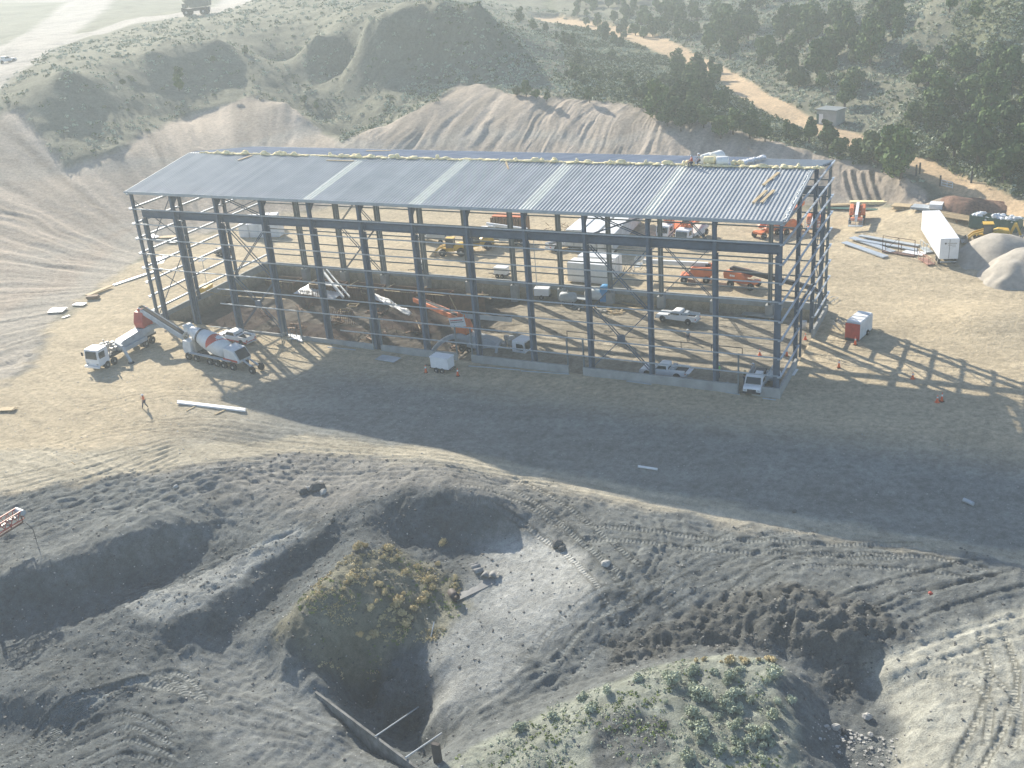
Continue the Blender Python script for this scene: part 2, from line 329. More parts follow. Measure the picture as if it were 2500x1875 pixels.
def smooth_line(pts, k=6):
    P = [np.array(spot(a, b)[:2]) for a, b in pts]; out = []
    for i in range(len(P)-1):
        p0 = P[max(i-1, 0)]; p1 = P[i]; p2 = P[i+1]; p3 = P[min(i+2, len(P)-1)]
        for j in range(k):
            t = j/k; out.append(.5*((2*p1)+(-p0+p2)*t+(2*p0-5*p1+4*p2-p3)*t*t+(-p0+3*p1-3*p2+p3)*t**3))
    return out+[P[-1]]
# ---- regions (polygons over the ground) and their soils
M_slope = reg([(-60,330),(60,350),(163,415),(285,375),(447,290),(540,262),(602,240),(692,252),(750,285),(846,345),(900,318),(980,284),(1064,250),(1110,214),(1166,202),(1247,227),(1330,236),(1467,248),(1560,262),(1654,277),(1780,310),(1900,345),(1966,366),(2047,386),(2150,412),(2240,450),(2340,500),(2400,545),(2300,520),(2150,500),(2028,504),(1650,508),(1166,503),(770,512),(643,530),(540,562),(400,602),(260,690),(190,745),(142,777),(110,821),(63,900),(0,965),(-80,1050)], .8, 1.2)
M_mesa = reg([(-200,260),(0,243),(163,183),(366,126),(529,96),(773,81),(895,61),(963,40),(1040,-40),(400,-200),(-300,-100)], 1.2, 1.5)
M_haul = np.maximum(reg([(-60,255),(-60,150),(50,95),(140,25),(200,-30),(310,-30),(235,45),(150,108),(75,175),(0,228)], .9, .8), reg([(110,118),(330,62),(520,38),(820,-10),(1000,-60),(700,-40),(560,-10),(430,36),(290,58),(130,98)], 1.0, .8))
M_road = reg([(2560,600),(2430,520),(2320,470),(2215,425),(2090,368),(1950,310),(1840,258),(1775,215),(1665,150),(1520,95),(1440,72),(1300,52),(1300,40),(1360,40),(1460,56),(1545,72),(1700,130),(1800,182),(1862,222),(1965,280),(2105,332),(2270,392),(2400,448),(2520,492),(2640,560)], .7, .7)
M_wood = reg([(1330,-80),(1330,30),(1450,60),(1540,75),(1700,130),(1860,225),(1965,280),(2110,335),(2270,395),(2520,495),(3000,700),(3000,-300),(1500,-200)], 2, 2)
M_pad = reg([(63,900),(110,821),(142,777),(190,745),(260,690),(400,602),(540,562),(643,530),(770,512),(1166,503),(1650,508),(2028,504),(2150,500),(2300,520),(2400,545),(2900,700),(3100,1000),(3100,1440),(2500,1372),(2200,1330),(1900,1282),(1600,1238),(1400,1195),(1250,1165),(1050,1135),(850,1110),(650,1105),(480,1130),(300,1150),(150,1180),(-100,1220),(-100,1000)], 1.6, 2.4)
M_trackp = reg([(-100,1220),(150,1180),(480,1130),(650,1105),(900,1115),(1250,1165),(1600,1240),(2000,1305),(2500,1378),(2900,1450),(2900,1415),(2500,1350),(2000,1270),(1600,1200),(1250,1128),(1000,1090),(750,1060),(500,1080),(250,1100),(-100,1100)], .7, .8)
M_pale = reg([(1180,1300),(1290,1300),(1330,1290),(1400,1340),(1440,1400),(1480,1460),(1380,1520),(1300,1580),(1230,1660),(1150,1720),(1060,1800),(1050,1700),(1065,1580),(1090,1480),(1160,1400)], 1.3, 2.0)
M_pale2 = reg([(2110,1620),(2250,1560),(2400,1500),(2850,1400),(2850,2000),(2150,1960),(2200,1760)], .7, .8)
M_dark = reg([(-50,1440),(233,1385),(440,1310),(700,1300),(900,1215),(1060,1195),(1230,1250),(1200,1320),(1090,1480),(1065,1600),(1060,1800),(1050,1900),(1000,1875),(770,1680),(600,1540),(450,1600),(300,1620),(400,1740),(560,1900),(-100,1900)], .8, 1.0)
M_clod = reg([(1480,1560),(1640,1520),(1800,1440),(1950,1420),(2080,1470),(2200,1500),(2240,1560),(2130,1620),(2060,1700),(2000,1640),(1900,1590),(1700,1590),(1480,1640)], .8, 1.2)
M_veg = reg([(760,1440),(850,1360),(920,1330),(1000,1350),(1120,1420),(1140,1480),(1080,1540),(980,1560),(900,1640),(860,1680),(780,1640),(720,1600),(680,1540)], .8, 1.2)
M_grass = reg([(1150,1820),(1350,1730),(1500,1660),(1700,1605),(1850,1605),(1925,1640),(1900,1700),(1960,1800),(1960,1960),(1500,2000),(1000,1960)], .5, .7)
M_bench = reg([(290,1480),(560,1370),(700,1290),(780,1290),(640,1378),(560,1425),(500,1480),(400,1520)], .4, .5)
inside = (X > .5) & (X < 91.0) & (Y > .45) & (Y < 27.6)
M_in = inside.astype(float)
# floor inside the frame: right part graded, left part dug out for the footings
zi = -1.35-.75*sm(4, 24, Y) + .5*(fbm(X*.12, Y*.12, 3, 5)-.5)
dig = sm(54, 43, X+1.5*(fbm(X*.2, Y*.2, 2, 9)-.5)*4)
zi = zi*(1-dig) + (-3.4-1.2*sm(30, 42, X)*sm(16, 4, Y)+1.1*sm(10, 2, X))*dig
Z = np.where(inside, zi, Z)
# ribs gouged down the cut slope by the dozer, gullies on the natural face
ang = 0.55; sc_ = X*math.cos(ang)+Y*math.sin(ang)
left_ = sm(5, -25, X); strike = np.where(X > 0, X, 65*np.arctan2(np.minimum(X, 0), np.maximum(Y-20, -60)))
rib = fbm(strike*.36+1.5*fbm(X*.11, Y*.11, 3, 22), Y*.05+X*.04, 4, 21, True)*(.6+.8*fbm(X*.08, Y*.08, 2, 23))
Z += M_slope*(rib-.55)*.85*sm(-.5, 3, Z+1)
face = (1-M_mesa)*(1-M_pad)*(1-M_slope)*sm(3, 9, Z)*(1-M_road)
Z += face*(fbm(strike*.09, Y*.01, 3, 31, True)-.5)*3.0*(1-M_wood)*sm(15, -10, X) + face*(fbm(X*.12, Y*.12, 4, 33)-.5)*1.6
Z += (1-M_mesa)*sm(26, 20, Z)*0
# foreground roughness: clods, spoil, furrows
fore = (1-M_pad)*sm(-10, -20, Y)*(X > -40)
Z += fore*(fbm(X*.6, Y*.6, 6, 41)-.5)*.62*(1-.7*M_pale)*(1-.6*M_trackp)
Z += fore*(fbm(X*1.5, Y*1.5, 4, 141, True)-.55)*.26*(1-.7*M_pale)*(1-.8*M_trackp)*(1-.6*M_grass)
Z += M_clod*(fbm(X*1.3, Y*1.3, 5, 43, True)-.5)*1.0
Z += (M_veg+M_grass)*(fbm(X*.9, Y*.9, 4, 47)-.5)*.35
furr = fbm((X*.35+Y*.94)*1.1, (X*.94-Y*.35)*.10, 4, 51)
Z += (.22*sm(-8, -16, Y)*(1-M_trackp*.4)*sm(75, 40, X)+.05*M_pad)*(furr-.5)*(1-M_in)
Z += M_pad*(1-M_in)*(fbm(X*.25, Y*.25, 4, 57)-.5)*.18
Z += M_in*(fbm(X*.8, Y*.8, 4, 59)-.5)*(.16+.5*dig)
Z += 1.3*np.exp(-(((X-spot(2420,790)[0])/7)**2+((Y-spot(2420,790)[1])/6)**2))
# base albedo of each soil; the pad's also carries painted roof shade
def rgb(*c): return np.array(c)[None, None, :]
n1 = fbm(X*.09, Y*.09, 5, 61)[..., None]; n2 = fbm(X*.5, Y*.5, 4, 63)[..., None]; n3 = fbm(X*2.2, Y*2.2, 3, 65)[..., None]
col = rgb(.145, .155, .152)*(.72+.56*n2)
def lay(m, c, k=1.0):
    global col
    m = np.clip(m*k, 0, 1)[..., None]; col = col*(1-m)+c*m
wide = (1-M_pad)*sm(-8, -2, Y)
lay(wide, rgb(.165, .165, .12)*(.7+.6*n2))
lay(sm(85, 60, X)*sm(-42, -34, Y)*(1-M_pad)*sm(-5, -12, Y), rgb(.21, .205, .19)*(.75+.5*n2))
lay(M_mesa, rgb(.085, .077, .055)*(.75+.5*n2))
lay(M_haul, rgb(.36, .335, .30)*(.85+.3*n2))
lay(M_wood, rgb(.135, .145, .085)*(.7+.6*n2))
strp = fbm(strike*.5, Y*.01, 3, 71)[..., None]; band = fbm(Z*.30+1.2*fbm(X*.06, Y*.06, 2, 4), X*.01, 3, 73)[..., None]
lay(M_slope, (rgb(.37, .31, .25)*(.62+.76*strp))*(1-.45*sm(.5, .7, band))+rgb(.36, .35, .31)*.45*sm(.5, .7, band))
lay(M_pad, (rgb(.45, .375, .26)*(.78+.26*n1+.18*n2)))
lay(M_pad*sm(-3, -12, Y)*sm(20, 45, X), rgb(.205, .215, .205)*(.8+.4*n2), .9)  # shade of the roof painted into the pad colour: darker, cooler grey band
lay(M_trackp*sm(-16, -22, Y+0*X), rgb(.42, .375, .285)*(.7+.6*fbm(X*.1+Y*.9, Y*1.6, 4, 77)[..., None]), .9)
lay(M_road, rgb(.52, .385, .245)*(.85+.3*n2))
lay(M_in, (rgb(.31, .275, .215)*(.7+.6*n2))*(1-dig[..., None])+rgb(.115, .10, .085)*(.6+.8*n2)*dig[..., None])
lay(M_dark, rgb(.098, .11, .114)*(.7+.6*n2), .85)
lay(M_bench, rgb(.27, .28, .27)*(.75+.5*n2), .85)
lay(reg([(430,1600),(620,1560),(760,1640),(900,1800),(950,1900),(600,1900),(480,1740)], .8, .8), rgb(.19, .20, .195)*(.75+.5*n2), .8)
lay(M_clod, rgb(.115, .115, .106)*(.6+.8*n2), .8)
lay(M_pale, rgb(.29, .295, .28)*(.78+.44*n2), .9)
lay(reg([(1250,1320),(1330,1290),(1420,1380),(1440,1450),(1330,1500),(1220,1480),(1200,1400)], 1.6, 2.5), rgb(.40, .40, .375)*(.8+.4*n2), .8)
lay(M_pale2, rgb(.37, .365, .315)*(.78+.44*n2), .95)
lay(M_veg, rgb(.20, .19, .135)*(.6+.8*n2), .8)
lay(M_grass, rgb(.27, .285, .235)*(.65+.7*n2), .85)
lay(reg([(1450,1740),(1560,1730),(1640,1760),(1640,1830),(1560,1880),(1470,1880),(1440,1800)], .5, 1.0), rgb(.085, .088, .095)*(.5+n3), .75)
col = col*(.80+.40*n3)
col = col*(1+(M_pad*(1-M_in))[..., None]*.34*(fbm((X+.25*Y)*.05, (Y-.25*X)*.8, 4, 83)[..., None]-.5))
# wheel and crawler tracks: (pixels along the track, width, sink, tone, cleats)
TS = np.zeros(X.shape); TW = np.zeros(X.shape)
def track(pts, w=.55, sink=.07, tone=1.12, cleat=0.0, gauge=2.0, world_pts=False):
    global Z, col
    P = pts if world_pts else smooth_line(pts)
    P = np.array([p[:2] for p in P]); T = np.gradient(P, axis=0); T /= np.linalg.norm(T, axis=1)[:, None]+1e-9
    Nn = np.c_[-T[:, 1], T[:, 0]]
    for s in ((-1, 1) if gauge else (0,)):
        r = line_field(P+Nn*s*gauge/2, w)
        if r is None: continue
        s_, D, S = r; k = 1-sm(w*.35, w*.62, D); edge = np.exp(-((D-w*.75)/(w*.25))**2)
        Z[s_] += -sink*k+sink*.8*edge; c = col[s_]; kk = (k*.8)[..., None]; col[s_] = c*(1-kk)+c*tone*kk
        if cleat: TS[s_] = np.where(k > .3, S, TS[s_]); TW[s_] = np.maximum(TW[s_], k*cleat)
for off in (0, 14, 30, 48, 66): track([(600,1096+off),(1000,1118+off*.6),(1300,1158+off*.5),(1700,1230+off*.5),(2100,1300+off*.4),(2500,1356+off*.3)], .5, .05, 1.12, 0, 2)
track([(1130,1200),(1260,1240),(1390,1330),(1480,1420),(1530,1520)], .7, .06, 1.1, 1)
track([(1240,1180),(1370,1250),(1480,1340),(1560,1420),(1600,1500)], .7, .06, 1.1, 1)
track([(1575,1260),(1590,1310),(1570,1360),(1540,1420)], .45, .06, 1.2, 0, 1.6)
track([(1640,1270),(1650,1320),(1630,1380),(1600,1420)], .45, .06, 1.2, 0, 1.6)
track([(1290,1640),(1400,1520),(1540,1440),(1700,1350),(1850,1300)], .6, .035, 1.18, .8, 2.2)
track([(1330,1670),(1480,1520),(1620,1430),(1800,1340),(2000,1310)], .6, .035, 1.15, .8, 2.2)
track([(1500,1560),(1650,1450),(1780,1390),(1950,1345),(2200,1350)], .6, .035, 1.1, 1, 2.0)
track([(1440,1300),(1600,1310),(1800,1330),(2000,1340),(2250,1345)], .7, .05, 1.08, 1, 2.0)
track([(1780,1500),(1830,1430),(1960,1370),(2200,1370),(2400,1400)], .6, .06, .95, 1, 2.0)
track([(2050,1480),(2200,1430),(2400,1390)], .6, .09, .9, .5, 2.2); track([(2150,1520),(2300,1460),(2500,1410)], .6, .09, .9, .5, 2.2)
track([(1600,1620),(1350,1700),(1180,1760)], .5, .04, .92, 0, 2.0); track([(1380,1620),(1250,1700),(1120,1790)], .6, .06, .92, 0, 1.8)
track([(2560,1500),(2350,1570),(2200,1620),(2130,1640)], .6, .08, 1.08, 0, 2); track([(2420,1550),(2450,1650),(2420,1760),(2360,1875)], .5, .07, .85, 1, 1.8)
track([(2250,1620),(2380,1650),(2450,1720),(2440,1820)], .6, .06, .88, .6, 1.8)
for k in range(7): track([(-50+k*26,1880-k*6),(120+k*30,1760-k*14),(230+k*34,1690-k*8),(330+k*30,1655+k*10)], .62, .07, 1.25, 1, 0)
for k in range(4): track([(160,1800+k*36),(300,1740+k*34),(420,1790+k*26)], .6, .07, 1.2, 1, 0)
for k in range(5): track([(290+k*22,1478-k*6),(450+k*24,1408-k*8),(620+k*16,1330-k*4),(760+k*6,1270)], .35, .05, 1.1, 0, 0)
for k in range(9): track([(-60,1330-k*14),(180,1275-k*13),(420,1215-k*10),(640,1160-k*5)], .38, .05, .88 if k % 2 else 1.15, 0, 0)
for k in range(7): track([(250+k*14,1492-k*9),(430+k*16,1425-k*10),(600+k*14,1352-k*7),(770,1282-k*4)], .3, .05, 1.2 if k % 2 else .85, 0, 0)
for k in range(8): track([(440+k*30,1640+k*26),(620+k*26,1690+k*22),(860+k*10,1800+k*14)], .4, .05, .85 if k % 2 else 1.15, 0, 0)
track([(130,1090),(330,1180),(500,1260),(560,1320)], .6, .05, 1.12, 0, 2); track([(300,1270),(420,1210),(520,1170),(700,1130)], 1.0, .08, 1.25, 0, 2.2)
for k in range(6): track([(330+k*50,1040+k*6),(600+k*60,1060+k*10),(950+k*40,1085+k*12)], .4, .04, .92, 0, 1.8)
for k in range(5): track([(0+k*20,1180+k*30),(220+k*10,1130+k*20),(420,1080+k*10)], .5, .05, .93, 0, 2)
for q in ([(120,930),(260,860),(330,760),(480,700)], [(180,1010),(420,960),(640,990),(900,1060)], [(60,1120),(250,1060),(520,1030),(800,1070)], [(2050,780),(2200,860),(2500,940)], [(2100,620),(2250,720),(2500,760)], [(1950,960),(2200,920),(2520,990)],
          [(1050,560),(1300,640),(1700,670),(2000,690)], [(700,560),(900,620),(1250,660),(1600,690)], [(1550,530),(1800,600),(2100,660),(2400,700)], [(1000,530),(1500,540),(2000,560),(2250,520)]): track(q, .5, .04, 1.08, 0, 2)
for q in ([(0,210),(120,110),(290,-10)], [(0,160),(110,60),(220,-10)], [(20,230),(170,110),(330,0)], [(150,115),(400,62),(700,10),(850,-20)]): track(q, .9, .10, .82, 0, 2.6)
track([(2500,545),(2370,478),(2240,420),(2080,352),(1940,298),(1820,235),(1700,160)], .5, .05, 1.1, 0, 1.9)
for x0 in (2075, 2120): track([(x0,420),(x0+8,455),(x0+22,495)], .8, .25, .7, 0, 1.4)
# inside the frame: a worn driving lane
track([(1180,820),(1500,845),(1900,870),(2200,900)], 1.2, .05, 1.3, 0, 1.6)
Z = Z  # finished ground heights

def ground_material():
    m = bpy.data.materials.new('soil'); m.use_nodes = True; nt = m.node_tree; N = nt.nodes; L = nt.links
    b = N['Principled BSDF']; b.inputs['Roughness'].default_value = .95; b.inputs['Specular IOR Level'].default_value = .15
    at_ = N.new('ShaderNodeAttribute'); at_.attribute_name = 'soil'; tk = N.new('ShaderNodeAttribute'); tk.attribute_name = 'cleat'
    tc = N.new('ShaderNodeTexCoord')
    def noise(s, d, r=.6):
        n = N.new('ShaderNodeTexNoise'); n.inputs['Scale'].default_value = s; n.inputs['Detail'].default_value = d; n.inputs['Roughness'].default_value = r
        L.new(tc.outputs['Object'], n.inputs['Vector']); return n.outputs['Fac']
    def math_(op, a, c=None, v=None):
        n = N.new('ShaderNodeMath'); n.operation = op; n.use_clamp = False
        for i, q in enumerate((a, c)):
            if q is None: continue
            if isinstance(q, (int, float)): n.inputs[i].default_value = q
            else: L.new(q, n.inputs[i])
        return n.outputs[0]
    g1 = noise(1.6, 8, .7); g2 = noise(9, 5, .75)
    f = math_('ADD', math_('MULTIPLY', g1, .75), math_('MULTIPLY', g2, .75)); f = math_('ADD', math_('MULTIPLY', math_('SUBTRACT', f, .75), 1.9), 1.0)
    vo = N.new('ShaderNodeTexVoronoi'); vo.inputs['Scale'].default_value = 3.2; L.new(tc.outputs['Object'], vo.inputs['Vector'])
    peb = N.new('ShaderNodeMapRange'); peb.inputs[1].default_value = .07; peb.inputs[2].default_value = .04; L.new(vo.outputs['Distance'], peb.inputs[0])
    sep = N.new('ShaderNodeSeparateColor'); L.new(vo.outputs['Color'], sep.inputs[0])
    pk = math_('MULTIPLY', peb.outputs[0], math_('GREATER_THAN', sep.outputs[0], .55))
    f = math_('ADD', f, math_('MULTIPLY', pk, .9))
    mx = N.new('ShaderNodeMix'); mx.data_type = 'RGBA'; mx.blend_type = 'MULTIPLY'; mx.inputs[0].default_value = 1
    cb = N.new('ShaderNodeCombineColor'); [L.new(f, cb.inputs[i]) for i in range(3)]
    L.new(at_.outputs['Color'], mx.inputs[6]); L.new(cb.outputs[0], mx.inputs[7]); L.new(mx.outputs[2], b.inputs['Base Color'])
    # relief: grit, pebbles and the cleats pressed by crawler tracks
    sx = N.new('ShaderNodeSeparateXYZ'); L.new(tk.outputs['Vector'], sx.inputs[0])
    cl = math_('MULTIPLY', math_('SINE', math_('MULTIPLY', sx.outputs[0], 17.0)), sx.outputs[1])
    h = math_('ADD', math_('ADD', math_('MULTIPLY', g1, .34), math_('MULTIPLY', g2, .12)), math_('ADD', math_('MULTIPLY', cl, .06), math_('MULTIPLY', pk, .03)))
    bp = N.new('ShaderNodeBump'); bp.inputs['Strength'].default_value = .8; bp.inputs['Distance'].default_value = 1.0
    L.new(h, bp.inputs['Height']); L.new(bp.outputs[0], b.inputs['Normal']); return m
M_SOIL = ground_material()
def sheet(name, cellmask, label=None):
    """the part of the ground grid where cellmask holds, as one mesh"""
    jj, ii = np.where(cellmask); nx = len(GX)
    q = np.stack([jj*nx+ii, jj*nx+ii+1, (jj+1)*nx+ii+1, (jj+1)*nx+ii], 1)
    used, inv = np.unique(q.ravel(), return_inverse=True); q = inv.reshape(q.shape)
    co = np.stack([X.ravel()[used], Y.ravel()[used], Z.ravel()[used]], 1).astype(np.float32)
    me = bpy.data.meshes.new(name); me.vertices.add(len(co)); me.vertices.foreach_set('co', co.ravel())
    me.loops.add(q.size); me.loops.foreach_set('vertex_index', q.ravel().astype(np.int32))
    me.polygons.add(len(q)); me.polygons.foreach_set('loop_start', np.arange(0, q.size, 4, dtype=np.int32))
    me.polygons.foreach_set('loop_total', np.full(len(q), 4, np.int32)); me.polygons.foreach_set('use_smooth', np.ones(len(q), bool))
    me.update(calc_edges=True)
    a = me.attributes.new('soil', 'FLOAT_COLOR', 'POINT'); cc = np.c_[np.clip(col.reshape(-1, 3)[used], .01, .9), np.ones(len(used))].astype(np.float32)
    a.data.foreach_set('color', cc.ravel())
    a = me.attributes.new('cleat', 'FLOAT_VECTOR', 'POINT'); cc = np.c_[TS.ravel()[used], TW.ravel()[used], np.zeros(len(used))].astype(np.float32)
    a.data.foreach_set('vector', cc.ravel())
    me.materials.append(M_SOIL); o = bpy.data.objects.new(name, me); C.objects.link(o); return tag(o, kind='structure')
def cell(m): return (m[:-1, :-1]+m[1:, 1:]+m[1:, :-1]+m[:-1, 1:])/4
cR, cH, cS, cM, cW, cP, cI = [cell(a) for a in (M_road, M_haul, M_slope, M_mesa, M_wood, M_pad, M_in)]
cTr = cell(M_trackp); cY = cell(Y)
k_road = cR > .5; k_haul = (cH > .5) & ~k_road; k_sl = (cS > .5) & ~k_road & ~k_haul
k_lane = (cTr > .5) & ~k_road; k_pit = (cI > .5)
k_hill = ~(k_road | k_haul | k_sl | k_lane | k_pit) & (cP < .5) & (cell(Z) > 1.6)
k_spoil = ~(k_road | k_haul | k_sl | k_lane | k_pit | k_hill) & (cP < .5) & (cY < -5)
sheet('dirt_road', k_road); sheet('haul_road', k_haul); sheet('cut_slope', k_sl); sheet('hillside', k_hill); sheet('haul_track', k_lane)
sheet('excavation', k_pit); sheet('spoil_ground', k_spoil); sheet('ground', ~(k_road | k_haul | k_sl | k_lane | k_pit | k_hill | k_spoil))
# ------------------------------------------------------------------ the steel building
BW, BH, BR, BAY = 28.04, 19.27, 2.21, 7.62
BX = [0.58]+[BAY*i for i in range(1, 12)]+[91.0]
GZ = [1.5+2.17*k for k in range(9)]
bld = thing('steel_building', 'half finished steel framed shed with bare columns, girts and a ribbed metal roof', 'building', (0, 0, 0))
def part(name, mb, m, smooth=False, parent=None): return mb.build(name, m, parent or bld, smooth)
def zroof(y): return BH+BR*(1-abs(y-BW/2)/(BW/2))
for i, x in enumerate(BX):
    end = i in (0, 12)
    d = .42 if end else .78
    for s, y in ((1, .30), (-1, BW-.30)):
        mb = MB(); lo = -1.1 if not end else -.5
        if end: mb.ibeam((x, y, lo), (x, y, BH-.45), .42, .3, .03, (0, 1, 0))
        else:
            mb.ibeam((x, y+s*.12, lo), (x, y+s*.12, BH-.5), .55, .34, .03, (0, 1, 0))
            mb.ibeam((x, y+s*.85, lo), (x, y+s*.85, 15.0), .36, .30, .03, (1, 0, 0))
            for k in range(7): mb.bar((x, y+s*.40, .6+2.1*k), (x, y+s*.70, .6+2.1*k), .10, .3)
            mb.add([(x-.02, y+s*.4, BH-.6), (x-.02, y+s*2.0, BH-.45), (x-.02, y+s*.4, BH-2.0), (x+.02, y+s*.4, BH-.6), (x+.02, y+s*2.0, BH-.45), (x+.02, y+s*.4, BH-2.0)], [(0, 1, 2), (3, 5, 4), (0, 3, 4, 1), (1, 4, 5, 2)])
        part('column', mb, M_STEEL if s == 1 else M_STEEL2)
    # roof beams of each frame
    mb = MB()
    dz = .55 if not end else .3
    for s in (0, 1):
        a = (x, .1 if s == 0 else BW-.1, BH-.1-dz/2-.12); b = (x, BW/2, BH+BR-.1-dz/2-.12); mb.ibeam(a, b, dz, .28, .025, (0, 0, 1))
    part('roof_beam', mb, M_STEEL)
for x in (BX[0], BX[-1]):
    for y in (BW/3, 2*BW/3):
        mb = MB().ibeam((x, y, -.5 if x > 50 else .0), (x, y, zroof(y)-.5), .46, .34, .03, (1, 0, 0)); part('gable_column', mb, M_STEEL)
    for y in (1.35, BW-1.35):
        mb = MB().ibeam((x+(-.5 if x > 50 else .5), y, -1.4), (x+(-.5 if x > 50 else .5), y, 15.0), .62, .46, .03, (0, 1, 0)); part('crane_column', mb, M_STEEL)
for y in (1.35, BW-1.35):
    mb = MB().ibeam((BX[0]+.2, y, 15.6), (BX[-1]-.1, y, 15.6), .9, .5, .04, (0, 0, 1))
    for x in BX[1:-1]: mb.box((x, y, 15.5), (.12, .44, .9))
    mb.bar((BX[0]+.2, y, 16.15), (BX[-1]-.1, y, 16.15), .12, .14); part('crane_beam', mb, M_STEEL)
# girts: long walls
def zgirt(a, b, side):
    a, b, sd = Vector(a), Vector(b), Vector(side); mb = MB()
    mb.bar(a, b, .012, .15); mb.bar(a+sd*.04+Vector((0, 0, .08)), b+sd*.04+Vector((0, 0, .08)), .08, .012); mb.bar(a-sd*.04-Vector((0, 0, .08)), b-sd*.04-Vector((0, 0, .08)), .08, .012); return mb
for z in GZ:
    for y, sd in ((-.06, (0, -1, 0)), (BW+.06, (0, 1, 0))):
        x0 = BX[0]-.7; x1 = BX[-1]+.15
        if y < 0 and z < 3: x0 = 33.0
        elif y < 0 and z < 6: x0 = BX[2]-2
        part('girt', zgirt((x0, y, z), (x1, y, z), sd), M_STEEL2 if y > 5 else M_GALV)
# girts: gable ends, doubled at the posts; the left end has some still missing
def gable_girt(x, y0, y1, z):
    sd = (1, 0, 0) if x > 50 else (-1, 0, 0); xx = x+(.30 if x > 50 else -.30); mb = MB()
    a, b = Vector((xx, y0, z)), Vector((xx, y1, z)); mb.bar(a, b, .04, .24); 
    mb.bar(a+Vector((sd[0]*.10, 0, .12)), b+Vector((sd[0]*.10, 0, .12)), .22, .02); mb.bar(a-Vector((-sd[0]*.06, 0, .12)), b-Vector((-sd[0]*.06, 0, .12)), .12, .02)
    for y in (y0, y1): mb.box((x+(.16 if x > 50 else -.16), y, z-.03), (.26, .30, .18))
    return mb
for z in GZ:
    for k in range(3):
        y0, y1 = [0, BW/3, 2*BW/3, BW][k:k+2]
        if z < 4.5 and k == 1: continue
        part('gable_girt', gable_girt(BX[-1], y0-(.2 if k == 0 else 0), y1+(.25 if k == 2 else 0), z+.1*k), M_GALV)
    for k in range(3):
        y0, y1 = [0, BW/3, 2*BW/3, BW][k:k+2]
        if (z > 17 and k > 0) or (z > 15 and k == 2) or (3 < z < 6 and k == 2): continue
        part('gable_girt', gable_girt(BX[0], y0-.2, y1+.2, z), M_GALV)
mb = MB().ibeam((BX[-1], 12.2, -1.2), (BX[-1], 12.2, 5.9), .24, .2, .02, (1, 0, 0)); part('door_post', mb, M_STEEL)
mb = MB().ibeam((BX[-1], BW/3, 6.0), (BX[-1], 2*BW/3, 6.0), .3, .2, .02, (0, 0, 1)); part('door_header', mb, M_STEEL)
for xa in (23.3, 26.3, 37.8, 39.2, 50.4, 52.6, 65.7, 67.8, 86.6):
    part('door_jamb', MB().ibeam((xa, .1, -1.2), (xa, .1, 3.7), .2, .15, .02, (0, 1, 0)), M_STEEL2)
# rod and angle bracing with gusset plates
def cross(xa, xb, y, z0, z1, dbl=True, plate=True):
    mb = MB(); cx, cz = (xa+xb)/2, (z0+z1)/2
    for dy in ((0, .5) if dbl else (0,)):
        mb.bar((xa, y+dy, z0), (xb, y+dy, z1), .10); mb.bar((xa, y+dy, z1), (xb, y+dy, z0), .10)
    if plate: mb.box((cx, y, cz), (1.0, .05, 1.0)); mb.box((cx, y+.25, cz), (.5, .5, .9))
    part('cross_brace', mb, M_STEEL)
for i, tiers in ((9, ((0, 7.4), (7.4, 14.9), (16.2, 18.8))), (2, ((0, 7.4), (7.4, 14.9), (16.2, 18.8)))):
    for t in tiers: cross(BX[i]+.3, BX[i+1]-.3, .9, *t, plate=t[0] < 1)
for i in (2, 9):
    for t in ((0, 7.4), (7.4, 14.9)): cross(BX[i]+.3, BX[i+1]-.3, BW-1.1, *t, plate=(i == 9 and t[0] > 1))
for x in (BX[0], BX[-1]):
    for z0, z1 in ((.3, 9), (9, 18)):
        mb = MB().bar((x, BW/3*(2 if x > 50 else 0)+.3, z0), (x, BW/3*(3 if x > 50 else 1)-.3, z1), .09); mb.bar((x, BW/3*(2 if x > 50 else 0)+.3, z1), (x, BW/3*(3 if x > 50 else 1)-.3, z0), .09); part('cross_brace', mb, M_STEEL)
# purlins
for s in (0, 1):
    for k in range(10):
        y = .25+k*(BW/2-.5)/9; yy = y if s == 0 else BW-y
        mb = MB().bar((BX[0]-.5, yy, zroof(y)-.16), (BX[-1]+.35, yy, zroof(y)-.16), .09, .22); part('purlin', mb, M_GALV)
